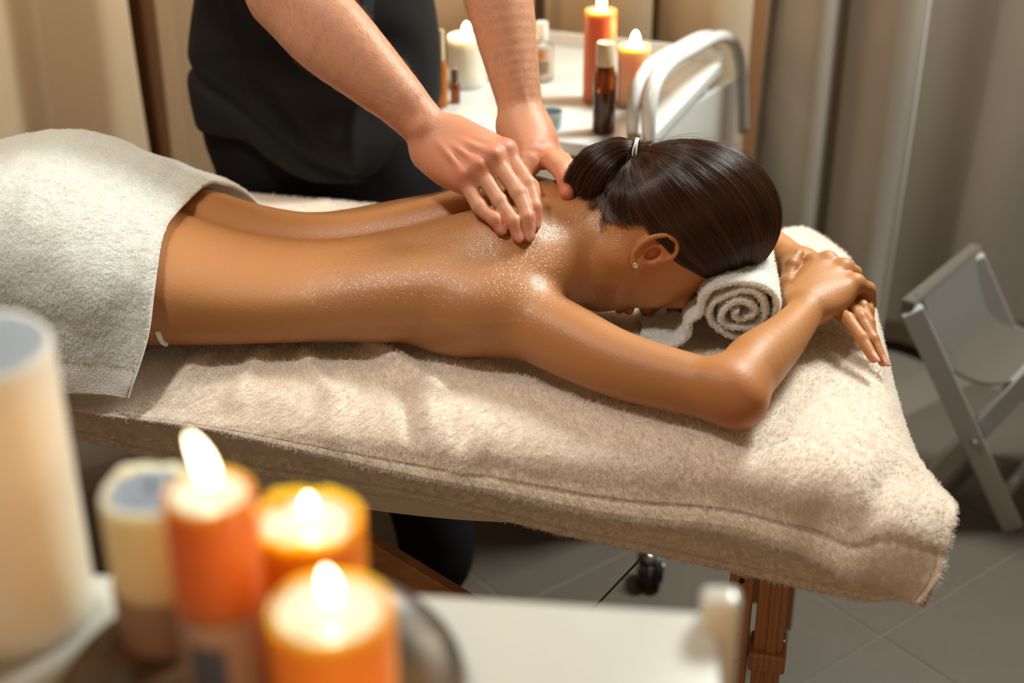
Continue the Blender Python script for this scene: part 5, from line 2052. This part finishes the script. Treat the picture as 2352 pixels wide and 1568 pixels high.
# strands gather in locks: neighbours share a target offset at the tie and a wave
lock = np.stack([vnoise(cand, 7, 70 + i, 1) for i in range(3)], 1)
lock2 = np.stack([vnoise(cand, 24, 80 + i, 1) for i in range(3)], 1)
dot = np.clip(cand @ uT, -1, 1)
om = np.arccos(dot)[:, None]
A = np.sin((1 - t)[None, :] * om) / np.sin(om + 1e-6)
Bc = np.sin(t[None, :] * om) / np.sin(om + 1e-6)
U_ = A[:, :, None] * cand[:, None, :] + Bc[:, :, None] * uT[None, None, :]
env = np.sin(np.pi * t)[None, :, None]
U_ = U_ + env * (lock[:, None, :] * 0.07 + lock2[:, None, :] * 0.05)
side_ = np.cross(cand, uT); side_ /= np.linalg.norm(side_, axis=1)[:, None] + 1e-9
U_ += side_[:, None, :] * (env * 0.02 * np.sin(6 * t + 3)[None, :, None])
U_ /= np.linalg.norm(U_, axis=2)[:, :, None]
lift = 0.0035 + 0.0035 * rng.random(n)[:, None] * np.minimum(1, t * 6)[None, :] + 0.0040 * vnoise(cand, 22, 90, 2)[:, None] * env[:, :, 0] + 0.004 * np.clip((t - 0.6) / 0.4, 0, 1)[None, :] ** 2 * rng.random(n)[:, None]
q_ = cand - uT * (cand @ uT)[:, None]
e1_ = np.cross(uT, [0, 1.0, 0]); e1_ /= np.linalg.norm(e1_); e2_ = np.cross(uT, e1_)
phi = np.arctan2(q_ @ e2_, q_ @ e1_)
z0 = np.zeros(n)
groove = vnoise(np.stack([phi * 16, z0, z0], 1), 1.0, 5, 2) * 0.0024 + vnoise(np.stack([phi * 45, cand[:, 0] * 6, z0], 1), 1.0, 6, 2) * 0.0014
lift += groove[:, None] * np.clip(t * 5, 0, 1)[None, :] + 0.0012
lift[:, 0] = 0.0
Ph = from_dir(U_, lift)
Ph[:, :, :] = push_out(Ph, whs, 0.0042, 2)


def hair_obj(name, P, r0, r1, mat, parent, kind='stuff', lock=None):
    n, k, _ = P.shape
    h = bpy.data.hair_curves.new(name)
    h.add_curves([k] * n)
    h.position_data.foreach_set('vector', P.astype(np.float32).ravel())
    ra = h.attributes.new('radius', 'FLOAT', 'POINT')
    ra.data.foreach_set('value', np.tile(np.linspace(r0, r1, k), n).astype(np.float32))
    la = h.attributes.new('lock', 'FLOAT', 'POINT')
    la.data.foreach_set('value', np.repeat(np.zeros(n) if lock is None else lock, k).astype(np.float32))
    o = link(name, h, parent, mat)
    return tag(o, kind=kind)


hm_ = M['hair']
if hm_.use_nodes:
    hi_ = node(hm_, 'ShaderNodeHairInfo')
    rr_ = ramp(hm_, hi_.outputs['Random'], 0.0, 1.0, (0.008, 0.0030, 0.0016), (0.085, 0.030, 0.012))
    rr_ = mix_col(hm_, attr(hm_, 'lock'), rr_, (0.17, 0.065, 0.022))
    hm_.node_tree.links.new(rr_, hm_.node_tree.nodes['Principled BSDF'].inputs['Base Color'])
lockc = np.clip(vnoise(np.stack([phi * 26, cand[:, 0] * 2, z0], 1), 1.0, 12, 2) * 2.2 - 0.35, 0, 0.85)
hair_obj('strands', Ph, 0.00012, 0.00010, hm_, hair, lock=lockc)
# stray hairs at the nape and round the outline
ns_ = 260
idx = rng.choice(n, ns_, replace=False)
Ps = Ph[idx].copy()
nrm_ = (Ps - HCc); nrm_ /= np.linalg.norm(nrm_, axis=2)[:, :, None]
amp_ = (rng.random(ns_) ** 2 * 0.016)[:, None, None]
Ps += nrm_ * amp_ * np.sin(np.pi * np.clip(t * 1.2, 0, 1))[None, :, None]
Ps += (rng.normal(0, 1, (ns_, 1, 3)) * 0.008) * (t ** 2)[None, :, None]
hair_obj('stray_hairs', Ps, 0.00006, 0.00004, hm_, hair)
nb = 260
xb = rng.uniform(0.085, 0.185, nb); yb = rng.uniform(1.655, 1.72, nb)
nape = []
for x, y in zip(xb, yb):
    h = WB.ray_cast(Vector((x, y - 0.15, 1.02)), Vector((0, 0.15, -0.15)).normalized())
    if h[0] is None or h[0].z < 0.835 or h[0].x > 0.172: continue
    p0 = L(h[0]); nn__ = L(h[1])
    up_ = TIE - p0; up_ -= nn__ * (up_ @ nn__); up_ /= np.linalg.norm(up_)
    if np.linalg.norm(TIE - p0) > 0.115: continue
    ln = rng.uniform(0.012, 0.03)
    sd_ = np.cross(nn__, up_) * rng.normal(0, 0.35)
    q = np.linspace(0, 1, 8)[:, None]
    nape.append(p0 + (up_ * q + sd_ * q ** 2 * 1.2 + nn__ * 0.10 * q) * ln)
if nape:
    hair_obj('nape_hairs', np.array(nape), 0.00006, 0.00003, hm_, hair)

# short lengths drawn up from the nape to the elastic
roots = []
while len(roots) < (2600 if FUR else 300):
    x = rng.uniform(0.085, 0.165); y = rng.uniform(1.668, 1.80)
    h = WB.ray_cast(Vector((x, y, 1.05)), Vector((0, 0, -1)))
    if h[0] is None: continue
    d_ = math.hypot(x - 0.160, (y - 1.738) * 0.85)
    if d_ < 0.068 + 0.006 * math.sin(y * 200) and h[0].z < 0.94: roots.append(L(h[0]))
roots = np.array(roots)
tq = np.linspace(0, 1, 12)[None, :, None]
PN_ = roots[:, None, :] * (1 - tq) + (TIE + rng.normal(0, 0.005, (len(roots), 1, 3))) * tq
PN_[..., 2] -= 0.010 * np.sin(np.pi * tq[..., 0])
PN_ = push_out(PN_, whs, 0.003, 2)
PN_ += rng.normal(0, 0.0016, (len(roots), 1, 3)) * np.sin(np.pi * tq) + L((0, 0, 0.003)) * np.sin(np.pi * tq) * rng.random((len(roots), 1, 1))
PN_[:, 0, :] = roots
hair_obj('nape_strands', PN_, 0.00012, 0.00010, hm_, hair)

# ponytail
gd_ = crom([TIE + L((0.012, 0.0, -0.006)), TIE, TIE + L((-0.019, 0.002, -0.002)), TIE + L((-0.035, 0.002, -0.014)), TIE + L((-0.046, 0.004, -0.030)), TIE + L((-0.051, 0.006, -0.046)), TIE + L((-0.050, 0.008, -0.062))], 5)
kp = len(gd_)
Tg = np.gradient(gd_, axis=0); Tg /= np.linalg.norm(Tg, axis=1)[:, None]
A1 = np.tile(L((0, 1, 0)), (kp, 1)); A1 -= Tg * (A1 * Tg).sum(1)[:, None]; A1 /= np.linalg.norm(A1, axis=1)[:, None]
A2 = np.cross(Tg, A1)
n1 = 16000 if FUR else 3000
sp = np.linspace(0, 1, kp)
rad = np.interp(sp, [0, 0.17, 0.3, 0.55, 0.8, 1.0], [0.020, 0.0130, 0.023, 0.034, 0.034, 0.026])
th = rng.uniform(0, 2 * np.pi, n1); rq = np.sqrt(rng.random(n1))
lk = np.stack([np.cos(th) * rq, np.sin(th) * rq, rq * 0], 1)
o1 = vnoise(lk, 3, 31, 2) * 0.5; o2 = vnoise(lk, 3, 32, 2) * 0.5
ln_ = rng.uniform(0.62, 1.0, n1) ** 0.8
k2 = 16
ts_ = np.linspace(0, 1, k2)
S = ts_[None, :] * ln_[:, None]
PT = np.stack([np.interp(S, sp, gd_[:, i]) for i in range(3)], -1)
R1 = np.interp(S, sp, rad)
def itp(V): return np.stack([np.interp(S, sp, V[:, i]) for i in range(3)], -1)
c1 = (np.cos(th) * rq)[:, None] + (o1[:, None] * S * 0.9); c2 = (np.sin(th) * rq)[:, None] + (o2[:, None] * S * 0.9)
PT = PT + itp(A1) * (c1 * R1)[..., None] * 0.9 + itp(A2) * (c2 * R1)[..., None]
PT += rng.normal(0, 0.0034, (n1, 1, 3)) * (S ** 2)[..., None]
PT += np.stack([vnoise(lk + 5, 6, 40 + i, 2) for i in range(3)], 1)[:, None, :] * 0.009 * (S ** 1.5)[..., None]
# the underside strands sag down to the nape
sag = np.clip(-c2, 0, 1) * 0.5 + np.clip(c2, 0, 1) * 0.0
PT[..., 2] -= 0.018 * sag * np.sin(np.pi * S)
PT = push_out(PT, whs, 0.002, 2)
hair_obj('ponytail', PT, 0.00012, 0.00008, hm_, hair, lock=np.clip(vnoise(lk + 2, 4, 51, 2) * 2 - 0.2, 0, 0.7))
ix = rng.choice(n1, 160, replace=False)
PS = PT[ix] + (rng.normal(0, 1, (160, 1, 3)) * 0.014) * (ts_ ** 2)[None, :, None] + L((-0.004, 0, 0.002)) * (ts_ ** 2)[None, :, None]
hair_obj('stray_hairs', PS, 0.00006, 0.00004, hm_, hair)
# elastic: two turns and a knot
td = Tg[5]; a1 = A1[5]; a2 = A2[5]
for k, off in enumerate((-0.0016, 0.0016)):
    an = np.linspace(0, 2 * np.pi, 40)
    loop = TIE + td * off + np.outer(np.cos(an), a1) * 0.0150 * 0.95 + np.outer(np.sin(an), a2) * 0.0152 + np.outer(np.sin(an * 2 + k), td) * 0.0012
    V_, q_, t_ = tube_pts(loop, 0.0013, 8, caps=False)
    link('hair_elastic', np_mesh('hair_elastic', V_, q_), hair, M['white_band'])
bm = bmesh.new()
bmesh.ops.create_uvsphere(bm, u_segments=16, v_segments=10, radius=0.0036, matrix=Matrix.Translation(TIE + L((-0.002, -0.0145, -0.013))) @ Matrix.Diagonal((0.8, 0.8, 1.25, 1)))
link('elastic_knot', bm_mesh('elastic_knot', bm, True), hair, M['white_band'])

# ear stud
stud = empty('ear_stud', loc=tuple(EAR_LOBE)); stud.parent = woman
ez = Vector(EAR_N).to_track_quat('Z', 'Y').to_matrix().to_4x4()
bm = bmesh.new(); bmesh.ops.create_cone(bm, cap_ends=True, segments=24, radius1=0.0042, radius2=0.0038, depth=0.0020, matrix=ez)
link('stud_disc', bm_mesh('stud_disc', bm), stud, M['silver'])
for rr_ in (0.0030, 0.0016):
    an = np.linspace(0, 2 * np.pi, 24)
    loop = np.stack([np.cos(an) * rr_, np.sin(an) * rr_, np.full(24, 0.0009)], 1)
    loop = np.array([(ez @ Vector(p))[:] for p in loop])
    V_, q_, t_ = tube_pts(loop, 0.0004, 6, caps=False)
    link('stud_ring', np_mesh('stud_ring', V_, q_), stud, M['silver'])
# closed lashes of the near eye
lash = []
for k in range(60):
    s_ = k / 59.0
    p0 = L((0.203 + 0.018 * s_, 1.712 - 0.040, 0.757 + 0.003 * math.sin(s_ * 3)))
    d_ = L((0.004 * (s_ - 0.3), -0.007, -0.006)) * rng.uniform(0.8, 1.1)
    q = np.linspace(0, 1, 5)[:, None]
    lash.append(p0 + d_ * q + L((0, -0.001, 0.002)) * q ** 2)
hair_obj('eyelashes', np.array(lash), 0.00015, 0.00005, M['scalp_hair'], woman)
